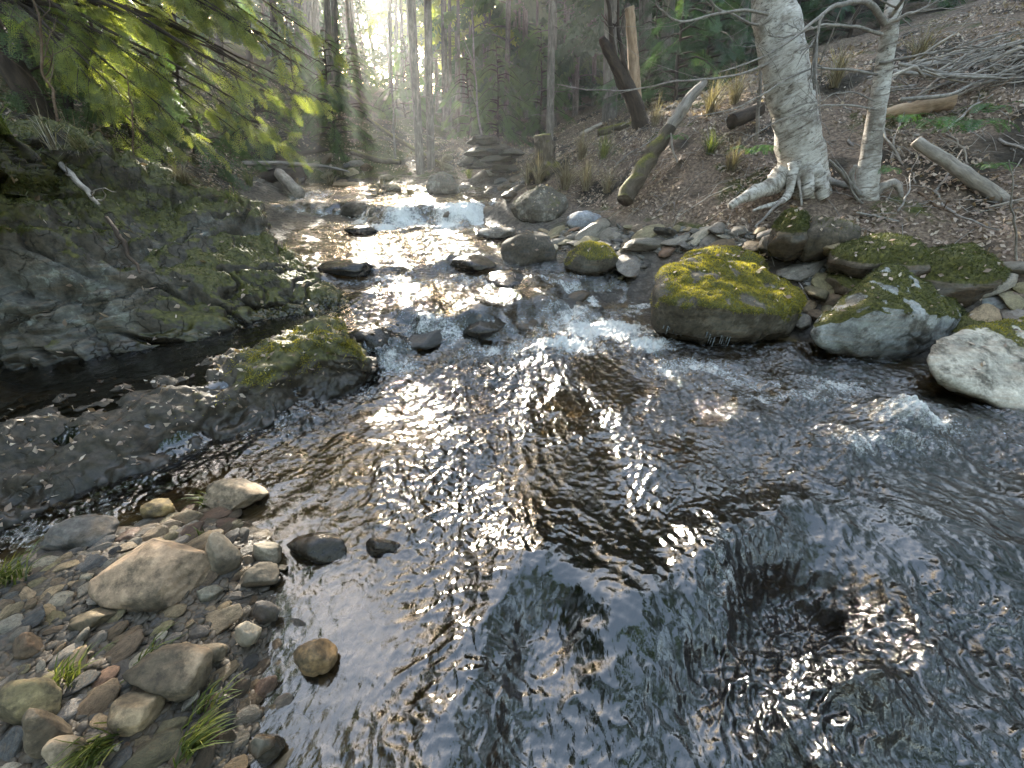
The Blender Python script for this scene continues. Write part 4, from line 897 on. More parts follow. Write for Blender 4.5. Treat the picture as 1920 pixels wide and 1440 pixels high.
SP_A = [spray_simple(6, .06, .5, k) for k in range(3)]; SP_B = [spray_simple(4, .10, .6, 10 + k) for k in range(3)]; SP_F = [spray_fine(6, 4, k) for k in range(3)]
def instantiate(tmpl, P, D, s_, roll, rng):
    n = len(P); D = D / (np.linalg.norm(D, axis=1)[:, None] + 1e-9)
    Y = np.cross(np.array([0, 0, 1.0]), D); Y /= np.linalg.norm(Y, axis=1)[:, None] + 1e-9; Z = np.cross(D, Y)
    c, q = np.cos(roll)[:, None], np.sin(roll)[:, None]; Y, Z = Y * c + Z * q, Z * c - Y * q
    out = []; which = rng.integers(0, len(tmpl), n); idx = []
    for k, t in enumerate(tmpl):
        m = which == k
        if not m.any(): continue
        T = t.reshape(-1, 3)
        out.append((P[m, None] + s_[m, None, None] * (T[None, :, :1] * D[m, None] + T[None, :, 1:2] * Y[m, None] + T[None, :, 2:] * Z[m, None])).reshape(-1, 3)); idx.append(np.repeat(np.nonzero(m)[0], len(T)))
    V = np.concatenate(out); return V, np.arange(len(V)).reshape(-1, 4), np.concatenate(idx)
# where sunlight came down through gaps of the wood: spots on the stream plane (x, y, rx, ry)
LIT = [(-1.75, 5.5, .33, 1.4, 1.2), (-.7, 2.6, 0, 1.1, 1.2), (-.3, 3.5, .1, 1.1, .6), (1.8, 3.75, .5, .65, .5), (3.5, 2.5, .4, .75, .5), (2.75, 2.2, 0, .4, .3), (-1.4, .95, .1, .95, .6), (-1.55, 2.6, .3, .4, .3), (.75, .95, 0, .6, .35), (-1.1, 8.0, .5, 1.4, 1.0),
       (.2, 1.5, 0, .35, .5), (1.3, 1.0, 0, .7, .35), (1.9, 1.6, 0, .4, .3), (3.5, 5.2, 1.2, .9, .7), (5.2, 5.0, 1.6, 1.3, .6), (-2.8, 1.3, 0, 1.6, 3.4), (2.0, 4.3, .5, .5, .3), (.9, 4.65, .4, .35, .3), (-3.2, 4.9, 1.0, .7, .5)]
GAPS = [(x - SUN[0] / SUN[2] * z, y - SUN[1] / SUN[2] * z, rx, ry) for x, y, z, rx, ry in LIT]
def in_gap(P, pad=0.0):
    pad = np.asarray(pad)
    k = P[:, 2] / SUN[2]; x = P[:, 0] - SUN[0] * k; y = P[:, 1] - SUN[1] * k; m = np.zeros(len(P), bool)
    for gx, gy, rx, ry in GAPS: m |= ((x - gx) / (rx + pad))**2 + ((y - gy) / (ry + pad * 2.4))**2 < 1
    return m
TREES = []
def on_ground(px, y):
    x = (px - 960) / FPX * cp * y
    for _ in range(6):
        z = gz(x, y); x = (px - 960) / FPX * (cp * y - sp * (z - CAM_H))
    return np.array([x, y, gz(x, y)])
def conifer(px, y, r0, h, lo, R, nlimb, per, name, label, mat, bark, seed, tmpl=None, size=.5, droop=.25, lean=(0, 0), tint=(.45, .25), dead=8, group=None, gap=True, upto=None, pos=None):
    r = np.random.default_rng(seed); p0 = on_ground(px, y) if pos is None else np.asarray(pos, float); root = empty(name, p0)
    mb = MB(); ln = -(px - 960) / FPX * sp * .8 * min(1, h / 6)
    top = np.array([(lean[0] + ln) * h + r.normal() * .1, lean[1] * h, h])
    ax = np.array([[0, 0, -.3], [0, 0, .12], *[top * t + np.array([r.normal(), r.normal(), 0]) * .05 for t in (.25, .5, .75)], top])
    add_tube(mb, ax, [r0 * 1.5, r0 * 1.12, r0 * .9, r0 * .68, r0 * .42, r0 * .08], seg=12, n=34, rough=.10, seed=seed, freq=3)
    A = catmull(ax, 60)
    def axis(z): return np.array([np.interp(z, A[:, 2], A[:, 0]), np.interp(z, A[:, 2], A[:, 1]), z])
    for k in range(dead):                                                   # bare dead limbs under the crown
        z = r.uniform(.5, max(1.0, lo + .5)); a = r.uniform(0, 6.28); L = r.uniform(.3, 1.1); b = axis(z)
        add_tube(mb, [b, b + [math.cos(a) * L * .5, math.sin(a) * L * .5, -.02 * L], b + [math.cos(a) * L, math.sin(a) * L, -r.uniform(-.1, .35) * L]], [.014, .009, .003], seg=4, n=7, wig=.04, seed=k)
    Ps, Ds, Ss, Ti = [], [], [], []
    for k in range(nlimb):
        f = (k + r.random()) / nlimb; z = lo + (h - lo) * f**.9; L = R * ((1 - f)**.75 + .06) * r.uniform(.55, 1.15); a = r.uniform(0, 6.28); b = axis(z)
        d = np.array([math.cos(a), math.sin(a), 0]); dr = droop * r.uniform(.4, 1.5)
        pts = np.array([b, b + d * L * .35 + [0, 0, .05 * L], b + d * L * .7 - [0, 0, dr * L * .35], b + d * L - [0, 0, dr * L]])
        if gap and in_gap(np.array([pts[1], pts[2], pts[3]]) + p0, .1).any():
            if r.random() < .8: continue
        add_tube(mb, pts, [.02 + .006 * L, .014, .008, .003], seg=4, n=7, seed=k)
        c = catmull(pts, 24); n = max(3, int(per * L)); t = r.uniform(.18, 1, n)**.8; i = np.minimum((t * 23).astype(int), 22)
        P = c[i]; dd = (c[i + 1] - c[i]); dd /= np.linalg.norm(dd, axis=1)[:, None]; sdv = np.cross(dd, [0, 0, 1.0]); sg = r.choice([-1, 1], n)[:, None] * r.uniform(.2, 1.0, n)[:, None]
        D = dd * .8 + sdv * sg - np.array([0, 0, 1]) * r.uniform(.0, .5, n)[:, None]
        Ps.append(P); Ds.append(D); Ss.append(size * r.uniform(.6, 1.25, n) * (.7 + .3 * (1 - f))); Ti.append(np.clip(r.normal(tint[0], tint[1]) * .5 + r.normal(tint[0], tint[1] * .5, n) * .5, 0, 1))
    mb.build('trunk', bark, root)
    if Ps:
        P = np.concatenate(Ps); D = np.concatenate(Ds); s_ = np.concatenate(Ss); ti = np.concatenate(Ti)
        keep = np.ones(len(P), bool)
        if gap: keep &= (r.random(len(P)) < .03) | ~in_gap(P + p0 + D / (np.linalg.norm(D, axis=1)[:, None]) * s_[:, None] * .5, .55 * s_)
        P, D, s_, ti = P[keep], D[keep], s_[keep], ti[keep]
        if len(P):
            V, F, ix = instantiate(tmpl or SP_B, P, D, s_, r.normal(size=len(P)) * .5, r)
            build('crown', V, F, mat, root, False, {'tint': ti[ix]})
    tag(root, label, 'tree', group); TREES.append((root, name, px)); return root
G1 = 'straight grey trunks against the bright gap'; G2 = 'dark conifers on the right slope'; G3 = 'conifers on the left bank'
PLACE = 'counting from the left'
conifer(789, 12.0, .10, 15, 6.5, 1.8, 46, 8, 'conifer_tree', 'left trunk of the tall grey twin trunks standing side by side at the bend', M_CON, M_BARK, 301, dead=14, lean=(-.012, 0))
conifer(809, 12.3, .095, 15, 6.5, 1.8, 46, 8, 'conifer_tree', 'right trunk of the tall grey twin trunks standing side by side at the bend', M_CON, M_BARK, 302, dead=12, lean=(.012, 0))
thin = [(560, 25, .11), (585, 28, .10), (600, 22, .10), (622, 19, .11), (632, 21, .09), (666, 26, .09), (600, 27, .09), (733, 22, .07), (744, 24, .08), (765, 27, .09), (655, 30, .09), (736, 32, .09), (752, 29, .08), (775, 31, .09), (820, 29, .09), (870, 31, .09), (548, 31, .1), (576, 33, .1), (838, 20, .09), (858, 24, .10), (884, 21, .08), (908, 26, .11)]
nth = ['first', 'second', 'third', 'fourth', 'fifth', 'sixth', 'seventh', 'eighth', 'ninth', 'tenth', 'eleventh', 'twelfth', 'thirteenth', 'fourteenth', 'fifteenth', 'sixteenth', 'seventeenth', 'eighteenth', 'nineteenth', 'twentieth', 'twenty-first', 'twenty-second', 'twenty-third', 'twenty-fourth', 'twenty-fifth', 'twenty-sixth', 'twenty-seventh', 'twenty-eighth', 'twenty-ninth', 'thirtieth', 'thirty-first', 'thirty-second', 'thirty-third', 'thirty-fourth', 'thirty-fifth', 'thirty-sixth', 'thirty-seventh', 'thirty-eighth', 'thirty-ninth', 'fortieth']
thin.sort()
for k, (px_, y_, r_) in enumerate(thin):
    lit = px_ > 750  # these crowns get brighter, yellower needles so they look sunlit
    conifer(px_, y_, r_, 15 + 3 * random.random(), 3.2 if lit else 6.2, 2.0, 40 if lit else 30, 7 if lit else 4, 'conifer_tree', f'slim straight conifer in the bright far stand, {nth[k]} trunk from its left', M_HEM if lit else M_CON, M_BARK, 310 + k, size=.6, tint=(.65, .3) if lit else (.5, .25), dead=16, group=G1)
poles = [(px_ + random.uniform(-8, 8), random.uniform(17, 34), random.uniform(.05, .09)) for px_ in range(545, 1190, 19) if not 640 < px_ < 735]
for k, (px_, y_, r_) in enumerate(sorted(poles)):
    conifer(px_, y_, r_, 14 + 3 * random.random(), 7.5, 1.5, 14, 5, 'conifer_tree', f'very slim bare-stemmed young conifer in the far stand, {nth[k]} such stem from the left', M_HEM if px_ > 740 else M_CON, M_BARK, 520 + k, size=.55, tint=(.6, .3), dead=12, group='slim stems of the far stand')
big = [(948, 19, .10), (985, 23, .13), (1030, 13, .10), (1078, 20, .12), (1112, 25, .14), (1142, 14, .19), (1172, 18, .15), (1204, 17, .2), (1246, 15, .17), (1310, 20, .15), (1380, 14.5, .2), (1450, 19, .17), (1530, 17, .17), (1620, 20, .15), (1690, 23, .16), (1745, 15.5, .24), (1800, 19, .15), (1860, 17, .15), (1935, 18, .2)]
for k, (px_, y_, r_) in enumerate(big):
    thinone = px_ in (1030, 1142, 1246, 1380, 1745)
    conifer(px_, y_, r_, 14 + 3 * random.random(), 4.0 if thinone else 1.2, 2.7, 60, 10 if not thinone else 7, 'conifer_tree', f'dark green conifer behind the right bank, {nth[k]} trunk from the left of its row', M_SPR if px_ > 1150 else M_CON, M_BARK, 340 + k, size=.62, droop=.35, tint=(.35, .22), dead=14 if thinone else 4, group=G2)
for k in range(24):
    px_ = 880 + k * 46 + random.uniform(-14, 14); y_ = random.uniform(22, 33)
    conifer(px_, y_, .14, 16 + 3 * random.random(), .4, 3.0, 64, 8, 'spruce_tree', f'dense dark spruce in the back row of the right wood, {nth[k]} from the left', M_SPR, M_BARK, 380 + k, size=.8, droop=.35, tint=(.3, .2), dead=0, group='back row of dense spruces', gap=True)
for k, (px_, y_, h_) in enumerate([(1265, 9.8, 2.2), (1310, 11, 2.8), (1400, 11.5, 2.4), (1590, 11, 2.6), (1680, 11.5, 3.0), (1780, 12, 2.8), (1870, 12.5, 3), (1215, 12, 2.2), (1480, 12.5, 2.8)]):
    conifer(px_, y_, .035, h_, .05, 1.35, 34, 12, 'young_spruce', f'young dark green spruce on the crest of the right bank, {nth[[1,2,3,5,6,7,8,0,4][k]]} from the left', M_SPR, M_DARKBARK, 420 + k, SP_F, .34, .25, tint=(.42, .25), dead=0, group='young spruces on the right crest', gap=False)
left = [(-60, 9, .14), (25, 9.5, .13), (75, 8.2, .09), (165, 10.5, .08), (235, 12, .11), (330, 14, .10), (415, 16, .11), (470, 20, .11), (520, 19, .12), (120, 14, .14), (280, 18, .14), (380, 22, .14)]
for k, (px_, y_, r_) in enumerate(left):
    conifer(px_, y_, r_, 10 + 3 * random.random(), 1.2, 2.3, 52, 12, 'conifer_tree', f'hazy green conifer on the left bank behind the outcrop, {nth[sorted(q[0] for q in left).index(px_)]} trunk from the left', M_CON, M_DARKBARK, 440 + k, SP_A, .5, .4, tint=(.5, .28), dead=10, group=G3)
for k, (px_, y_, h_, R_) in enumerate([(628, 13.5, 2.6, 1.5), (560, 15, 2.4, 1.5), (505, 11.5, 1.9, 1.3), (250, 7.6, 2.0, 1.2), (370, 8.6, 1.8, 1.3), (140, 7.2, 1.8, 1.1), (655, 17, 2.2, 1.5), (880, 16, 2.4, 1.4), (935, 15, 2.6, 1.5), (1010, 16, 3.0, 1.6), (760, 18, 2.4, 1.6)]):
    lb = ['dark shaggy young conifer left of the bend above the far left shore', 'young conifer at the left edge of the bright far stand', 'low dark young conifer under the tips of the overhanging hemlock', 'bushy young conifer behind the bare sapling on the left outcrop', 'bushy young conifer under the middle of the overhanging hemlock', 'small bushy conifer at the far left behind the outcrop', 'hazy young conifer between slim trunks left of the twin trunks', 'hazy young conifer right of the twin trunks', 'dark young conifer behind the stepped rock pile', 'large dark young conifer behind the tan stump', 'hazy young conifer far behind the twin trunks'][k]
    conifer(px_, y_, .035, h_, .05, R_, 34, 13, 'young_conifer', lb, M_CON, M_DARKBARK, 460 + k, SP_F, .36, .4, tint=(.4, .25), dead=0, group='young conifers of the understory', gap=False)

# the overhanging hemlock on the left: long drooping limbs, each spray of needles lit from behind
def hemlock():
    r = np.random.default_rng(99); p0 = np.array([-6.6, 6.6, gz(-6.6, 6.6)]); root = empty('hemlock_tree', p0)
    mb = MB(); add_tube(mb, [[0, 0, -.3], [.05, 0, .2], [-.1, 0, 2.5], [.1, .1, 5], [0, 0, 9]], [.2, .15, .13, .10, .03], seg=12, n=30, rough=.12, seed=4, freq=3)
    Ps, Ds, Ss, Ti = [], [], [], []
    for k in range(40):
        tipx, tipy = r.uniform(150, 625), r.uniform(-120, 285)
        if k < 16: tipx, tipy = r.uniform(430, 625), r.uniform(60, 275)
        if tipx > 520 and tipy < 40: tipx -= 120
        tip = at_y(tipx, tipy, r.uniform(5.4, 7.6)) - p0
        b = np.array([0, 0, max(1.2, tip[2] + .45 * np.hypot(tip[0], tip[1]) * r.uniform(.5, 1.0))])
        pts = np.array([b, lerp(b, tip, .35) + [0, 0, .30], lerp(b, tip, .7) + [0, 0, .22], tip])
        add_tube(mb, pts, [.035, .024, .013, .003], seg=6, n=14, wig=.05, seed=k)
        c = catmull(pts, 60); L = np.linalg.norm(tip - b)
        for q in range(int(6.5 * L)):
            t = r.uniform(.2, 1)**.7; i = min(int(t * 58), 57); o_ = c[i]; dd = c[i + 1] - c[i]; dd /= np.linalg.norm(dd); sd = np.cross(dd, [0, 0, 1.0]) * r.choice([-1, 1])
            ln = r.uniform(.25, .75) * (1.15 - .6 * t); e = o_ + (dd * .75 + sd * r.uniform(.3, .9)) * ln - np.array([0, 0, r.uniform(.08, .5) * ln])
            add_tube(mb, [o_, lerp(o_, e, .5) + [0, 0, .03], e], [.005, .003, .001], seg=3, n=5, cap=False)
            n = 4; u = r.uniform(.15, 1, n)[:, None]; P = o_ + (e - o_) * u; D = (e - o_) / ln * .9 + r.normal(size=(n, 3)) * .45 - [0, 0, .3]
            Ps.append(P); Ds.append(D); Ss.append(r.uniform(.13, .25, n)); Ti.append(np.clip(r.normal(.6, .2) + r.normal(size=n) * .12, 0, 1))
    mb.build('trunk', M_DARKBARK, root)
    P = np.concatenate(Ps); k = (P + p0)[:, 2] / math.tan(EL); gx, gy = (P + p0)[:, 0] - k * math.sin(AZ), (P + p0)[:, 1] - k * math.cos(AZ)
    nz = fbm2(gx * 2.6, gy * 1.6, 2, 33)
    keep = ~(((((gx + 1.3) / 1.1)**2 + ((gy - .5) / .85)**2 < 1) & (nz > -.42)) | ((((gx + 1.1) / .9)**2 + ((gy - 2.6) / .8)**2 < 1) & (nz > -.3))) & (r.random(len(P)) < .8)
    P, D_, S_, T_ = P[keep], np.concatenate(Ds)[keep], np.concatenate(Ss)[keep], np.concatenate(Ti)[keep]
    V, F, ix = instantiate(SP_F, P, D_, S_, r.normal(size=len(P)) * .5, r)
    build('crown', V, F, M_HEM, root, False, {'tint': T_[ix]})
    tag(root, 'overhanging hemlock with drooping sunlit yellow-green sprays over the left bank', 'tree')
hemlock()
# far wood that closes the valley
def treeline():
    r = np.random.default_rng(5); mb = MB()
    for k in range(260):
        x, y = r.uniform(-32, 42), r.uniform(34, 58); z = gz(x, y); h = r.uniform(13, 19)
        if abs(math.atan2(x, y) - math.radians(-14)) < math.radians(12) and r.random() < .3: continue
        add_tube(mb, [[x, y, z - .5], [x, y, z + h * .5], [x, y, z + h]], [.16, .12, .03], seg=5, n=6)
    mb.build('treeline', M_BARK)['kind'] = 'stuff'
    n = 24000; x = r.uniform(-32, 42, n); y = r.uniform(34, 58, n); az = np.arctan2(x, y)
    k = (np.abs(az - math.radians(-14)) > math.radians(7)) | (r.random(n) < .6); x, y = x[k], y[k]; n = len(x)
    z = terrain(x, y) + r.uniform(0, 1, n)**1.2 * 17; P = np.stack([x, y, z], 1); D = r.normal(size=(n, 3)) * [1, 1, .25] - [0, 0, .3]
    g = ~in_gap(P, 1.1); V, F, ix = instantiate(SP_B, P[g], D[g], r.uniform(.9, 1.6, g.sum()), r.normal(size=g.sum()) * .5, r)
    build('treeline', V, F, M_SPR, None, False, {'tint': np.clip(r.normal(.35, .22, g.sum()), 0, 1)[ix]})['kind'] = 'stuff'
treeline()
def surrounding_wood():
    r = np.random.default_rng(15); mb = MB(); Ps, Ds, Ss = [], [], []
    spots = [(-9, 3), (-8.5, 0), (-10, 6), (-9, -3.5), (-6, -6), (-2.5, -8), (1.5, -8.5), (5, -8), (9, -5), (11, 0), (13, 4), (13, 9)]
    for x, y in spots:
        x += r.normal() * .4; y += r.normal() * .4; z = gz(x, y); h = r.uniform(12, 17)
        add_tube(mb, [[x, y, z - .4], [x, y, z + h * .5], [x, y, z + h]], [.2, .14, .03], seg=8, n=10)
        n = 480; f = r.random(n)**.9; zz = z + 1.2 + (h - 1.2) * f; a = r.uniform(0, 6.28, n); rad = 2.6 * (1 - f)**.7 * r.uniform(.1, 1, n)**.6
        Ps.append(np.stack([x + np.cos(a) * rad, y + np.sin(a) * rad, zz - .25 * rad], 1)); Ds.append(np.stack([np.cos(a), np.sin(a), -.35 + 0 * a], 1) + r.normal(size=(n, 3)) * .25); Ss.append(r.uniform(.7, 1.3, n))
    mb.build('treeline', M_BARK)['kind'] = 'stuff'
    P, D, s_ = np.concatenate(Ps), np.concatenate(Ds), np.concatenate(Ss); k = ~in_gap(P, .5); P, D, s_ = P[k], D[k], s_[k]
    V, F, ix = instantiate(SP_B, P, D, s_, r.normal(size=len(P)) * .4, r)
    build('treeline', V, F, M_SPR, None, False, {'tint': np.clip(r.normal(.4, .2, len(P)), 0, 1)[ix]})['kind'] = 'stuff'
surrounding_wood()

# ------------------------------------------------------------------ birches and bare wood on the right bank
def poly(pts, ys):
    ys = np.linspace(ys[0], ys[1], len(pts)) if len(ys) == 2 else ys
    return np.array([at_y(px, py, y) for (px, py), y in zip(pts, ys)])
def twigs(mb, c, n, L, r, r0=.004, down=.0):
    for _ in range(n):
        i = r.integers(len(c) // 5, len(c) - 1); d = c[i] - c[i - 1]; d /= np.linalg.norm(d) + 1e-9
        e = d * .8 + r.normal(size=3) * .55; e[2] -= down; l_ = L * r.uniform(.4, 1.2); m = c[i] + e * l_ * .5 + r.normal(size=3) * .03
        add_tube(mb, [c[i], m, c[i] + e * l_], [r0, r0 * .7, r0 * .3], seg=4, n=7, wig=.02, seed=int(r.integers(999)), cap=False)
def limb(parent, org, pts, ys, r0, r1, name='branch', mat=None, tw=5, L=.35, seed=0, seg=7):
    P = poly(pts, ys) - org; mb = MB(); add_tube(mb, P, [r0, (r0 + r1) / 2, r1], seg=seg, n=len(pts) * 6, wig=.02, rough=.12, seed=seed, freq=20); 
    twigs(mb, catmull(P, 60), tw, L, np.random.default_rng(seed), r1 * .9); return mb.build(name, mat or M_TWIG, parent)
def big_birch():
    org = at_y(1503, 352, 5.15); root = empty('birch_tree', org); up = np.array([at_y(1510, 385, 5.15), at_y(1503, 320, 5.15), at_y(1492, 240, 5.17), at_y(1476, 150, 5.22), at_y(1460, 60, 5.28), at_y(1448, -20, 5.35)])
    tip = up[-1]; P = np.concatenate([up, [tip + [-.28, .2, 1.2], tip + [-.3, .5, 3], tip + [-.2, .6, 6]]]) - org
    mb = MB(); add_tube(mb, P, [.27, .235, .205, .205, .195, .185, .16, .12, .05], seg=28, n=90, rough=.10, seed=3, freq=6)
    mb.build('trunk', M_BIRCH, root)
    R = [([(1470, 325), (1452, 345), (1425, 358), (1395, 370), (1368, 388)], (5.05, 4.95), .12, .035), ([(1490, 305), (1484, 335), (1478, 362), (1462, 380), (1430, 388), (1412, 395)], (4.97, 4.7), .055, .012), ([(1520, 315), (1530, 335), (1536, 352), (1545, 372)], (4.97, 4.85), .09, .05), ([(1505, 320), (1512, 340), (1516, 366)], (4.93, 4.82), .08, .05), ([(1535, 330), (1555, 340), (1585, 348), (1610, 352)], (5.05, 4.9), .045, .02), ([(1470, 375), (1448, 392), (1432, 410), (1415, 425)], (4.75, 4.6), .02, .006), ([(1495, 330), (1500, 355), (1503, 385)], (4.9, 4.75), .02, .008)]
    for k, (pts, ys, a, b) in enumerate(R):
        tube_obj('root', poly(pts, ys) - org, [a, (a + b) * .55, b], M_BIRCH if k < 4 else M_TWIG, root, seg=12, n=40, rough=.35, seed=k, freq=7)
    for k, (pts, ys) in enumerate([([(1475, 95), (1420, 130), (1350, 145), (1270, 152), (1190, 166), (1110, 168), (1045, 158)], (5.2, 5.0)), ([(1470, 60), (1400, 40), (1340, 10), (1300, -40)], (5.2, 5.4)), ([(1460, 30), (1380, 20), (1290, 40), (1240, 20), (1225, -20)], (5.2, 4.8)), ([(1490, 170), (1530, 130), (1560, 60), (1590, -20)], (5.1, 4.8))]):
        limb(root, org, pts, ys, .014, .003, seed=20 + k, tw=9, L=.5)
    tag(root, 'thick leaning birch with peeling pale bark and roots spread over the right bank', 'tree')
big_birch()
def small_birch():
    org = at_y(1624, 385, 4.85); root = empty('birch_tree', org)
    up = np.array([at_y(1622, 395, 4.8), at_y(1625, 350, 4.82), at_y(1636, 260, 4.88), at_y(1650, 170, 4.92), at_y(1665, 80, 4.95), at_y(1684, -10, 5.0)]); tip = up[-1]
    P = np.concatenate([up, [tip + [.12, .1, .9], tip + [.3, .2, 2.4], tip + [.3, .3, 4]]]) - org
    mb = MB(); add_tube(mb, P, [.135, .105, .085, .075, .07, .066, .055, .04, .02], seg=20, n=80, rough=.10, seed=13, freq=9); mb.build('trunk', M_BIRCH, root)
    for k, (pts, ys, a, b) in enumerate([([(1618, 375), (1600, 352), (1596, 330), (1604, 310)], (4.8, 4.7), .03, .02), ([(1630, 375), (1655, 350), (1680, 345), (1690, 372)], (4.8, 4.7), .05, .02), ([(1612, 365), (1590, 340), (1572, 318), (1555, 300)], (4.75, 4.6), .025, .008), ([(1618, 385), (1598, 360), (1588, 330), (1566, 300)], (4.7, 4.6), .014, .004), ([(1625, 390), (1645, 385), (1672, 402)], (4.75, 4.6), .03, .01)]):
        tube_obj('root', poly(pts, ys) - org, [a, (a + b) * .6, b], M_TWIG, root, seg=9, n=22, rough=.25, seed=k, freq=14)
    B = [([(1660, 45), (1632, 8), (1600, 4), (1562, 14), (1525, 42), (1480, 78), (1430, 108), (1350, 135)], (4.9, 4.5), .028, .004), ([(1660, 45), (1690, 32), (1730, 18), (1768, -6)], (4.9, 4.7), .02, .006), ([(1655, 65), (1600, 50), (1548, 45), (1512, 58), (1470, 70), (1440, 66)], (4.9, 4.6), .015, .004), ([(1648, 118), (1700, 108), (1770, 96), (1820, 78), (1925, 52)], (4.9, 4.6), .014, .006), ([(1645, 140), (1560, 128), (1500, 137), (1440, 170), (1385, 200), (1290, 222)], (4.9, 4.4), .012, .003), ([(1640, 205), (1560, 195), (1510, 210), (1450, 232), (1400, 262)], (4.85, 4.5), .009, .003), ([(1670, 30), (1700, -10), (1730, -50)], (4.9, 4.6), .02, .01), ([(1543, 28), (1530, 70), (1524, 130), (1527, 168)], (4.6, 4.6), .012, .010), ([(1640, 190), (1590, 172), (1540, 185), (1480, 205)], (4.85, 4.6), .007, .003)]
    for k, (pts, ys, a, b) in enumerate(B): limb(root, org, pts, ys, a, b, seed=40 + k, tw=8, L=.32)
    tag(root, 'slender white birch with bare spreading twigs, right of the thick birch', 'tree')
small_birch()
def wood_thing(name, label, cat, pts, ys, rad, mat, seg=10, seed=0, rough=.12, wig=.01, tw=0, L=.3, ground=False, group=None):
    P = poly(pts, ys) if not ground else np.array([at_g(*q) + [0, 0, rad[min(i, len(rad) - 1)] * .6] for i, q in enumerate(pts)])
    org = P[0].copy(); mb = MB(); add_tube(mb, P - org, rad, seg=seg, n=max(14, len(pts) * 8), rough=rough, seed=seed, freq=9, wig=wig)
    if tw: twigs(mb, catmull(P - org, 50), tw, L, np.random.default_rng(seed), rad[-1] * .7)
    o = mb.build(name, mat); o.location = org; return tag(o, label, cat, group)
# snags
snag = empty('dead_snag', at_y(1200, 285, 8.2)); so_ = np.array(snag.location)
tube_obj('trunk', poly([(1212, 300), (1204, 262), (1196, 215), (1176, 165), (1152, 118), (1133, 84), (1128, 70)], (8.2, 8.0)) - so_, [.26, .15, .13, .12, .09, .07, .04], M_DARKBARK, snag, seg=14, n=50, rough=.25, seed=5, freq=7)
for k, pts in enumerate([[(1180, 160), (1168, 110), (1160, 60), (1158, -20)], [(1152, 118), (1146, 60), (1140, 0), (1130, -40)]]): limb(snag, so_, pts, (8.05, 8.0), .05, .015, mat=M_DARKBARK, seed=70 + k)
tag(snag, 'dark crooked dead trunk with a flared base on the right bank', 'dead tree')
wood_thing('dead_snag', 'bare tan broken-topped trunk standing behind the dark crooked trunk', 'dead tree', [(1197, 262), (1192, 180), (1186, 90), (1180, 14)], (8.7, 8.7), [.12, .10, .09, .075], M_TAN, 14, 6, .14)
wood_thing('fallen_log', 'leaning mossy dead trunk with a pale splintered upper end, right of the crooked trunk', 'fallen trunk', [(1172, 376), (1196, 330), (1228, 285), (1256, 240)], (5.9, 6.3), [.12, .115, .10, .085], M_MOSSWOOD, 14, 7, .2, .04)
wood_thing('splintered_pole', 'pale barkless splintered pole rising from the mossy leaning trunk', 'fallen trunk', [(1252, 246), (1270, 218), (1294, 184), (1322, 152)], (6.3, 6.5), [.075, .075, .07, .045], M_WOOD, 12, 8, .2)
stump = wood_thing('stump', 'broken tan stump standing at the stream end of the right bank', 'stump', [(1022, 332), (1022, 290), (1018, 252)], (8.2, 8.2), [.30, .18, .13], M_MOSSWOOD, 26, 9, .4)
wood_thing('fallen_log', 'long grey fallen trunk lying along the top of the right bank', 'log', [(1655, 145), (1740, 128), (1830, 98), (1960, 62)], (6.8, 7.2), [.08, .085, .09, .1], M_WOOD, 12, 10, .1)
wood_thing('fallen_log', 'pale straight log slanting down to the right beside the dark hollow', 'log', [(1716, 264), (1780, 306), (1836, 344), (1895, 384)], (4.9, 4.3), [.05, .058, .06, .055], M_WOOD, 12, 11, .12)
wood_thing('fallen_log', 'short split log with yellow torn wood and mossy end on the leaf slope', 'log', [(1655, 213), (1700, 205), (1740, 198), (1782, 192)], (5.9, 5.9), [.05, .075, .085, .085], M_TAN, 12, 12, .3)
wood_thing('fallen_log', 'short dark cut log lying left of the thick birch', 'log', [(1372, 228), (1400, 216), (1425, 205)], (6.4, 6.6), [.09, .09, .085], M_DARKBARK, 14, 13, .1)
wood_thing('fallen_log', 'mossy log end on the crest left of the crooked trunk', 'log', [(1120, 250), (1160, 240), (1200, 232)], (8.6, 8.6), [.06, .07, .07], M_MOSSWOOD, 10, 14, .2)
wood_thing('driftwood_log', 'pale short log with its end in the water at the far left shore', 'log', [(524, 326), (540, 342), (560, 362)], (9.6, 8.7), [.11, .12, .12], M_WOOD, 14, 15, .1)
wood_thing('driftwood_log', 'long thin pale pole lying across the far left shore', 'log', [(455, 306), (530, 306), (600, 311), (655, 322)], (10.6, 10.8), [.05, .045, .04, .02], M_WOOD, 8, 16, .12)
wood_thing('driftwood_log', 'dull brown log under the thin pale pole at the far left shore', 'log', [(470, 335), (520, 330), (570, 322)], (9.6, 10.0), [.11, .11, .1], M_DARKBARK, 12, 17, .2)
wood_thing('driftwood_log', 'short brown branch above the thin pale pole at the far left shore', 'log', [(545, 292), (590, 284), (615, 280)], (11, 11.3), [.06, .05, .03], M_DARKBARK, 8, 18, .2)
wood_thing('fallen_log', 'mossy fallen pole leaning on the far bank left of the twin trunks', 'log', [(690, 222), (740, 258), (790, 288), (850, 322)], (14, 12.2), [.05, .06, .06, .05], M_MOSSWOOD, 8, 19, .2)
wood_thing('fallen_log', 'grey fallen pole behind the flat far rock, left of the twin trunks', 'log', [(660, 285), (710, 300), (750, 304)], (12.2, 11.6), [.07, .07, .06], M_MOSSWOOD, 8, 20, .2)
wood_thing('stick', 'weathered grey stick lying down the mossy top of the outcrop', 'stick', [(92, 278), (125, 318), (160, 356), (186, 384)], (3.85, 3.35), [.018, .022, .02, .010], M_WOOD, 8, 21, .15, .02, 4, .2)
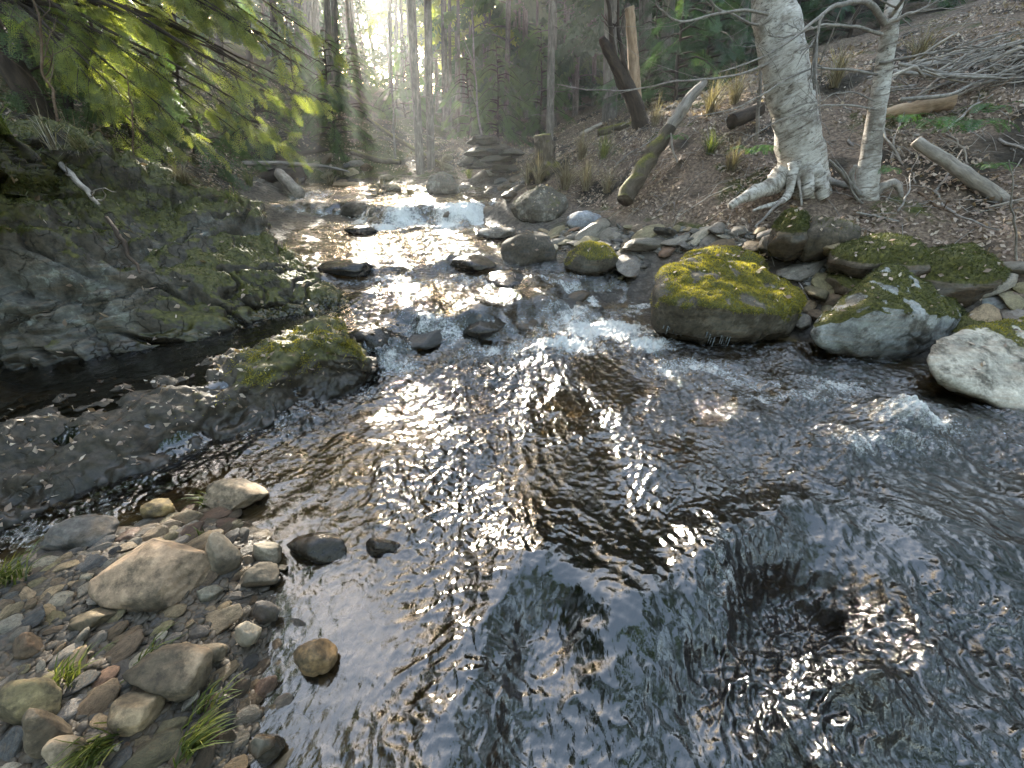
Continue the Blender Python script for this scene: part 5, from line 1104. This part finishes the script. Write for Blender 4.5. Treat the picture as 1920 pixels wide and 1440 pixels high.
wood_thing('stick', 'dark rotten stick running down the middle of the outcrop face', 'stick', [(200, 408), (222, 440), (242, 476), (262, 512)], (3.2, 2.75), [.012, .016, .014, .006], M_DARKBARK, 8, 22, .2, .02, 3, .15)
wood_thing('stick', 'thin orange twig slanting down the outcrop crest to the water', 'stick', [(345, 340), (400, 365), (450, 385), (500, 405)], (4.6, 4.7), [.008, .008, .006, .004], M_BROWNTWIG, 6, 23, .1, .02, 8, .2)
wood_thing('stick', 'long thin white stick slanting down the leaf slope from the small birch', 'stick', [(1606, 398), (1680, 414), (1750, 440), (1800, 458), (1845, 482)], (4.5, 4.0), [.010, .012, .011, .009, .004], M_TWIG, 7, 24, .1, .01, 5, .3)
wood_thing('stick', 'forked thin stick lying just above the long white stick', 'stick', [(1722, 410), (1770, 438), (1820, 455), (1882, 466)], (4.4, 4.2), [.007, .008, .007, .004], M_TWIG, 6, 25, .1, .01, 3, .2)
wood_thing('stick', 'grey branch propped against the dark hollow under the bank', 'stick', [(1738, 380), (1760, 350), (1778, 325), (1805, 280)], (4.6, 4.9), [.010, .013, .011, .006], M_TWIG, 7, 26, .1, .01, 4, .2)
wood_thing('sapling', 'thin bare upright stem at the right edge of the bank', 'sapling', [(1908, 510), (1902, 430), (1898, 390), (1892, 300)], (3.6, 3.6), [.010, .009, .007, .003], M_TWIG, 6, 27, .08, .02, 8, .2)
wood_thing('sapling', 'tall thin bare sapling at the left end of the outcrop', 'sapling', [(112, 300), (106, 210), (84, 140), (76, 70), (58, -20)], (4.0, 4.1), [.012, .010, .009, .008, .006], M_BROWNTWIG, 6, 28, .1, .03, 12, .35)
wood_thing('sapling', 'short bare twiggy sapling in the middle of the outcrop top', 'sapling', [(252, 318), (250, 260), (246, 205), (240, 150)], (4.5, 4.5), [.008, .007, .005, .003], M_BROWNTWIG, 6, 29, .1, .03, 12, .25)
wood_thing('sapling', 'slim bare stem rising in front of the thick birch, left side', 'sapling', [(1418, 265), (1424, 190), (1427, 110), (1428, 60)], (5.7, 5.8), [.022, .02, .017, .012], M_TWIG, 7, 30, .1, .02, 5, .3)
wood_thing('sapling', 'thin pale sapling stem left of the twin trunks', 'sapling', [(742, 300), (738, 240), (735, 150), (730, 20)], (12.5, 12.7), [.028, .025, .02, .015], M_TWIG, 7, 31, .05, .03, 8, .5)
wood_thing('sapling', 'thin pale sapling stem in the wood right of the twin trunks', 'sapling', [(905, 270), (895, 200), (890, 120), (884, 20)], (14, 14), [.03, .028, .02, .015], M_TWIG, 7, 32, .05, .04, 8, .5)
wood_thing('stick', 'pale broken stick on the crest behind the tan stump', 'stick', [(1086, 252), (1105, 244), (1128, 232)], (8.5, 8.6), [.03, .035, .03], M_WOOD, 8, 33, .15)
wood_thing('stick', 'thin white stake leaning beside the mossy leaning trunk', 'stick', [(1270, 305), (1262, 280), (1258, 250)], (5.9, 6.1), [.012, .013, .011], M_WOOD, 7, 34, .1)
r = np.random.default_rng(18); ST = []
while len(ST) < 34:
    px_, py_ = r.uniform(1090, 1900), r.uniform(230, 430)
    if 1430 < px_ < 1560 or py_ > 330 + (px_ - 1090) * .12: continue
    A_ = at_g(px_, py_); a = r.uniform(0, 6.28); l_ = r.uniform(.25, .9); B_ = A_ + [math.cos(a) * l_, math.sin(a) * l_, 0]; B_[2] = gz(B_[0], B_[1]) + r.uniform(.0, .16); A_[2] += .01
    rr_ = r.uniform(.006, .017); mb = MB(); add_tube(mb, [A_ * 0, (B_ - A_) * .5 + r.normal(size=3) * .04, B_ - A_], [rr_, rr_ * .9, rr_ * .5], seg=6, n=14, rough=.15, seed=len(ST), wig=.03); twigs(mb, catmull([[0, 0, 0], (B_ - A_) * .5, B_ - A_], 30), 4, .18, r, rr_ * .4)
    o = mb.build('stick', [M_TWIG, M_BROWNTWIG, M_WOOD][len(ST) % 3]); o.location = A_; ST.append((px_, o, ['pale twiggy', 'brown twiggy', 'weathered grey'][len(ST) % 3]))
for k, (px_, o, w_) in enumerate(sorted(ST, key=lambda e: e[0])): tag(o, f'{w_} stick lying among leaves on the right slope, {nth[k]} from the left', 'stick', 'sticks on the leaf slope')
# brush pile on the right crest
r = np.random.default_rng(8)
SIDE = ['lying flat', 'tilted up to the right', 'tilted up to the left', 'crossing the others steeply']
for k in range(46):
    px_, py_ = r.uniform(1690, 1930), r.uniform(105, 185); a = r.uniform(-.7, .35); L = r.uniform(40, 120)
    if py_ > 190 - (px_ - 1690) * .05: continue
    y_ = r.uniform(5.9, 6.9); A_ = at_y(px_ - math.cos(a) * L, py_ - math.sin(a) * L, y_ + r.normal() * .1); B_ = at_y(px_ + math.cos(a) * L, py_ + math.sin(a) * L, y_ + r.normal() * .1)
    for Q_ in (A_, B_): Q_[2] = max(Q_[2], gz(Q_[0], Q_[1]) + .01)
    rr_ = r.uniform(.008, .022); mb = MB(); add_tube(mb, [A_ - A_, (B_ - A_) * .5 + r.normal(size=3) * .05, B_ - A_], [rr_, rr_, rr_ * .5], seg=6, n=12, rough=.1, seed=k, wig=.02); twigs(mb, catmull([[0, 0, 0], (B_ - A_) * .5, B_ - A_], 30), 3, .25, r, rr_ * .4)
    o = mb.build('dead_branch', M_TWIG if k % 3 else M_WOOD); o.location = A_
    tag(o, f'bare grey branch in the brush pile on the right crest, {nth[k % 40]} of the pile from the left' , 'branch', 'brush pile on the right crest'); o['px'] = px_
L_ = sorted([o for o in C.objects if 'px' in o], key=lambda o: o['px'])
for k, o in enumerate(L_):
    o['label'] = f'bare grey branch in the brush pile on the right crest, {nth[min(k, 39)]} from its left'; del o['px']
# fine dead twigs lying about
def twig_litter(n, box, keep, seed, L=.3):
    r = np.random.default_rng(seed); mb = MB(); c = 0
    while c < n:
        x, y = r.uniform(box[0], box[1]), r.uniform(box[2], box[3]); z = gz(x, y)
        if not keep(x, y, z - float(wl(x, y)[0])): continue
        c += 1; a = r.uniform(0, 6.28); l_ = L * r.uniform(.3, 1.3); d = np.array([math.cos(a), math.sin(a), 0]) * l_; e = gz(x + d[0], y + d[1]) - z
        add_tube(mb, [[x, y, z + .01], [x + d[0] * .5, y + d[1] * .5, z + e * .5 + r.uniform(.01, .07)], [x + d[0], y + d[1], z + e + r.uniform(.0, .08)]], [.0045, .004, .002], seg=3, n=5, cap=False)
    mb.build('twig_litter', M_TWIG)['kind'] = 'stuff'
twig_litter(650, (.6, 8, 3.8, 9), lambda x, y, h: h > .25, 51)
twig_litter(220, (-8, -3, 4.5, 10), lambda x, y, h: h > .3, 52, .4)

# ------------------------------------------------------------------ ferns, grass
def fern(px, py, y, n, L, label, seed):
    r = np.random.default_rng(seed); b = at_y(px, py, y); root = empty('fern', b)
    for k in range(n):
        a = 6.28 * k / n + r.normal() * .3; l_ = L * r.uniform(.7, 1.15); d = np.array([math.cos(a), math.sin(a), 0]); V = []; 
        c = catmull([[0, 0, 0], d * l_ * .4 + [0, 0, l_ * .3], d * l_ * .8 + [0, 0, l_ * .22], d * l_ + [0, 0, l_ * .02]], 20); sd = np.array([-d[1], d[0], 0])
        for i in range(2, 19):
            w_ = l_ * .2 * math.sin(math.pi * (i / 20)**.7) + .006; t = c[min(i + 1, 19)] - c[i]; t /= np.linalg.norm(t)
            for sg in (-1, 1):
                e = c[i] + sd * sg * w_ + t * w_ * .35 - [0, 0, w_ * .15]; m = lerp(c[i], e, .5); V += [c[i], m + t * l_ * .018, e, m - t * l_ * .018]
        build('frond', np.array(V), np.arange(len(V)).reshape(-1, 4), M_FERN, root, False, {'tint': np.full(len(V), np.clip(r.normal(.5, .2), 0, 1))})
    tag(root, label, 'fern', 'ferns on the right bank')
for k, q in enumerate([(1815, 250, 5.0, 9, .42, 'spreading green fern on the slope above the pale straight log'), (1760, 242, 5.2, 7, .35, 'fern left of the spreading fern, above the pale straight log'), (1855, 318, 4.4, 7, .2, 'small bright green fern at the right of the dark hollow'), (1660, 325, 4.8, 6, .22, 'pale drooping fern right behind the small birch foot'), (1445, 285, 5.3, 7, .22, 'dark green fern left of the thick birch foot'), (1690, 232, 5.4, 7, .3, 'fern in front of the short split log'), (1850, 215, 5.6, 8, .35, 'fern patch at the right below the brush pile'), (1410, 290, 5.5, 9, .3, 'drooping grassy fern below the short dark cut log'), (1262, 262, 6.1, 7, .22, 'fern growing on top of the mossy leaning trunk')]): fern(*q, 500 + k)
def tuft(b, n, L, mat, label, seed, group=None, name='grass_tuft', spread=.5, lie=None):
    r = np.random.default_rng(seed); V = []; T = []
    for k in range(n):
        a = r.uniform(0, 6.28); d = np.array([math.cos(a), math.sin(a), 0]) * spread * r.random() + (np.zeros(3) if lie is None else np.asarray(lie)); l_ = L * r.uniform(.5, 1.2); o = np.array([r.normal(), r.normal(), 0]) * .018 * (1 + L)
        u = np.array([0, 0, 1.0]) + d; u /= np.linalg.norm(u); c = [o, o + u * l_ * .5, o + u * l_ * .85 + d * l_ * .3 - [0, 0, .1 * l_], o + u * l_ + d * l_ * .55 - [0, 0, .3 * l_ * np.linalg.norm(d)]]
        sd = np.array([-math.sin(a), math.cos(a), 0]) * (.0028 if L < .5 else .004); n0 = len(V)
        for i, q in enumerate(c): f = (1, .9, .6, .1)[i]; V += [q - sd * f, q + sd * f]
        for i in range(3): T.append([n0 + 2 * i, n0 + 2 * i + 1, n0 + 2 * i + 3, n0 + 2 * i + 2])
    o = build(name, np.array(V), np.array(T), mat, None, True, {'tint': np.clip(np.repeat(r.normal(.5, .25, n), 8), 0, 1)}); o.location = b; tag(o, label, 'grass', group); return o
for k, (px_, py_, n_, L_, lb, lie) in enumerate([(208, 1408, 120, .2, 'matted wet grass clump below and left of the round buff stone', (.1, -.5, 0)), (355, 1395, 110, .17, 'grass clump below the long brown stone', (.5, .2, 0)), (150, 1290, 50, .12, 'small green grass tuft above the long olive-tan stone', (.3, .3, 0)), (275, 1265, 50, .13, 'flattened grass wisps left of the long brown stone', (.6, .3, 0)), (40, 1105, 80, .16, 'grass clump at the left edge of the gravel bar', (.4, .2, 0)), (385, 925, 40, .13, 'dry grass wisps at the head of the flat pale slab', (-.5, -.3, 0)), (372, 1005, 14, .06, 'bright green sprig in the amber shallows', (0, 0, 0)), (375, 1330, 40, .12, 'short grass wisps right of the round buff stone', (.5, .3, 0))]):
    p = at_z(px_, py_, .06); p[2] = max(gz(p[0], p[1]), -.02) + .02; tuft(p, int(n_ * .7), L_ * .66, M_GRASS, lb, 600 + k, 'grass on the gravel bar', lie=lie)
for k, (px_, py_, y_, n_, L_, lb) in enumerate([(150, 290, 4.1, 60, .42, 'tall bent dry grass on the left of the outcrop top'), (95, 265, 3.7, 30, .32, 'short dry grass tuft beside the tall sapling'), (715, 345, 9.3, 160, .5, 'dry reddish grass clump left of the square-topped far boulder'), (765, 340, 9.4, 140, .45, 'dry straw grass clump in front of the flat far rock'), (1060, 330, 7.4, 150, .55, 'dry weedy clump above the rough falls boulder'), (1100, 340, 7.2, 130, .5, 'reddish dry weeds right of the rough falls boulder'), (1010, 330, 7.9, 120, .5, 'dry weeds at the foot of the tan stump'), (1140, 350, 6.8, 110, .45, 'dry weeds left of the mossy leaning trunk'), (330, 335, 4.7, 80, .22, 'golden dry grass on the outcrop crest'), (1330, 215, 7.2, 150, .5, 'reddish dry grass on the crest right of the splintered pole'), (1375, 200, 7.4, 130, .5, 'dry grass behind the short dark cut log'), (1560, 170, 7.0, 130, .5, 'dry grass on the crest between the two birches'), (1230, 225, 7.8, 100, .45, 'dry grass right of the bare tan trunk'), (1700, 160, 7.0, 120, .5, 'dry stalks on the crest right of the small birch'), (610, 300, 11, 120, .5, 'reddish dry grass on the far left bank')]):
    p = at_y(px_, py_, y_); g_ = gz(p[0], p[1]); p[2] = g_ if k not in (0, 1, 8) else p[2] - .06; tuft(p, n_, L_, M_DRY, lb, 640 + k, 'dry grass clumps', spread=.9)

# ------------------------------------------------------------------ thin volume added for the hazy veil of glare
def mist():
    m, t, out = new_mat('mist'); N = NT(t)
    v = N.n('VolumeScatter'); v.inputs['Density'].default_value = MIST; v.inputs['Anisotropy'].default_value = .55; v.inputs['Color'].default_value = (.93, .97, 1.0, 1)
    N.l(v.outputs[0], out.inputs['Volume'])
    V = np.array([(x, y, z) for z in (-1.5, 9) for y in (3.6, 45) for x in (-40, 45)], float)
    F = np.array([[0, 2, 3, 1], [4, 5, 7, 6], [0, 1, 5, 4], [1, 3, 7, 5], [3, 2, 6, 7], [2, 0, 4, 6]])
    build('mist', V, F, m, None, False)['kind'] = 'stuff'
MIST = .0036
mist()
for k, (i, n_, L_, mat, lb) in enumerate([(1, 120, .35, M_DRY, 'tangled dry grass at the left end of the outcrop crest'), (2, 120, .28, M_GRASS, 'green and straw grass hanging over the outcrop near the left edge'), (3, 130, .26, M_DRY, 'golden grass on the outcrop crest below the short twiggy sapling'), (4, 140, .22, M_DRY, 'golden grass hanging over the middle of the outcrop crest'), (5, 120, .2, M_GRASS, 'mossy grass on the outcrop crest along the orange twig'), (6, 90, .16, M_DRY, 'short dry grass near the right shoulder of the outcrop'), (7, 70, .14, M_GRASS, 'drooping grass where the outcrop steps down to the water')]):
    for j in range(1): tuft(cr[i] + [.05, -.05, -.04], n_, L_, mat, lb, 700 + k, 'grass on the outcrop', spread=1.1, lie=(.25, -.45, 0))
def in_far():
    while True:
        px_, py_ = RNG.uniform(480, 1000), RNG.uniform(300, 362)
        if abs(px_ - 740) > 60 or py_ < 335: p = at_g(px_, py_, False); return p[0], p[1]
PACK = .3
scatter_stones(in_far, sorted(RNG.uniform(.12, .42, 44), reverse=True), 'rocks along the far bend', 'rock', ['the boulder beside the falls', 'the pyramid rock', 'the pale far boulder'], lambda x, y, z: .2, [.04, .08, .26, .22, .22, .18, .0], (.4, .7), .1)
finish_labels()
twig_litter(160, (-7, 2, 8.5, 14), lambda x, y, h: h > .12, 53, .6)
for k, (px_, py_, n_, L_, mat, lb) in enumerate([(640, 330, 130, .4, M_DRY, 'straw grass clump on the far left shore behind the thin pale pole'), (560, 350, 110, .35, M_DRY, 'reddish grass clump beside the pale short driftwood log'), (470, 350, 120, .4, M_GRASS, 'dull green grass behind the outcrop shoulder'), (830, 320, 120, .4, M_DRY, 'dry grass clump behind the broad square-topped boulder'), (880, 335, 110, .35, M_GRASS, 'dull grass between the pale far boulder and the square-topped boulder'), (990, 345, 140, .45, M_DRY, 'brown weeds above the rough falls boulder at the water edge'), (1090, 300, 140, .5, M_DRY, 'brown weeds on the slope below the broken crest stick'), (1130, 300, 120, .45, M_GRASS, 'dull green weeds at the foot of the dark crooked trunk'), (1330, 290, 120, .35, M_GRASS, 'drooping grass on the slope right of the mossy leaning trunk'), (1370, 320, 130, .35, M_DRY, 'dry grass above the thick birch root')]):
    tuft(at_g(px_, py_, False), n_, L_, mat, lb, 730 + k, 'grass along the banks', spread=.9)
mbl = MB()
for Vr, Fr in ON_ROCK:
    nn = normals(Vr, Fr); sz = np.ptp(Vr[:, 0]); n = int(10 + 26 * min(sz, 1.3))
    P, Nn = surf_points(Vr, Fr, S(.35, .8, nn[:, 2]) + 1e-6, n, RNG); V, F, t = leaf_cards(P + Nn * .008, Nn, .045, RNG, .35); mbl.add(V, F, t)
mbl.build('leaf_litter', M_LEAF, None, False)['kind'] = 'stuff'
#PART5
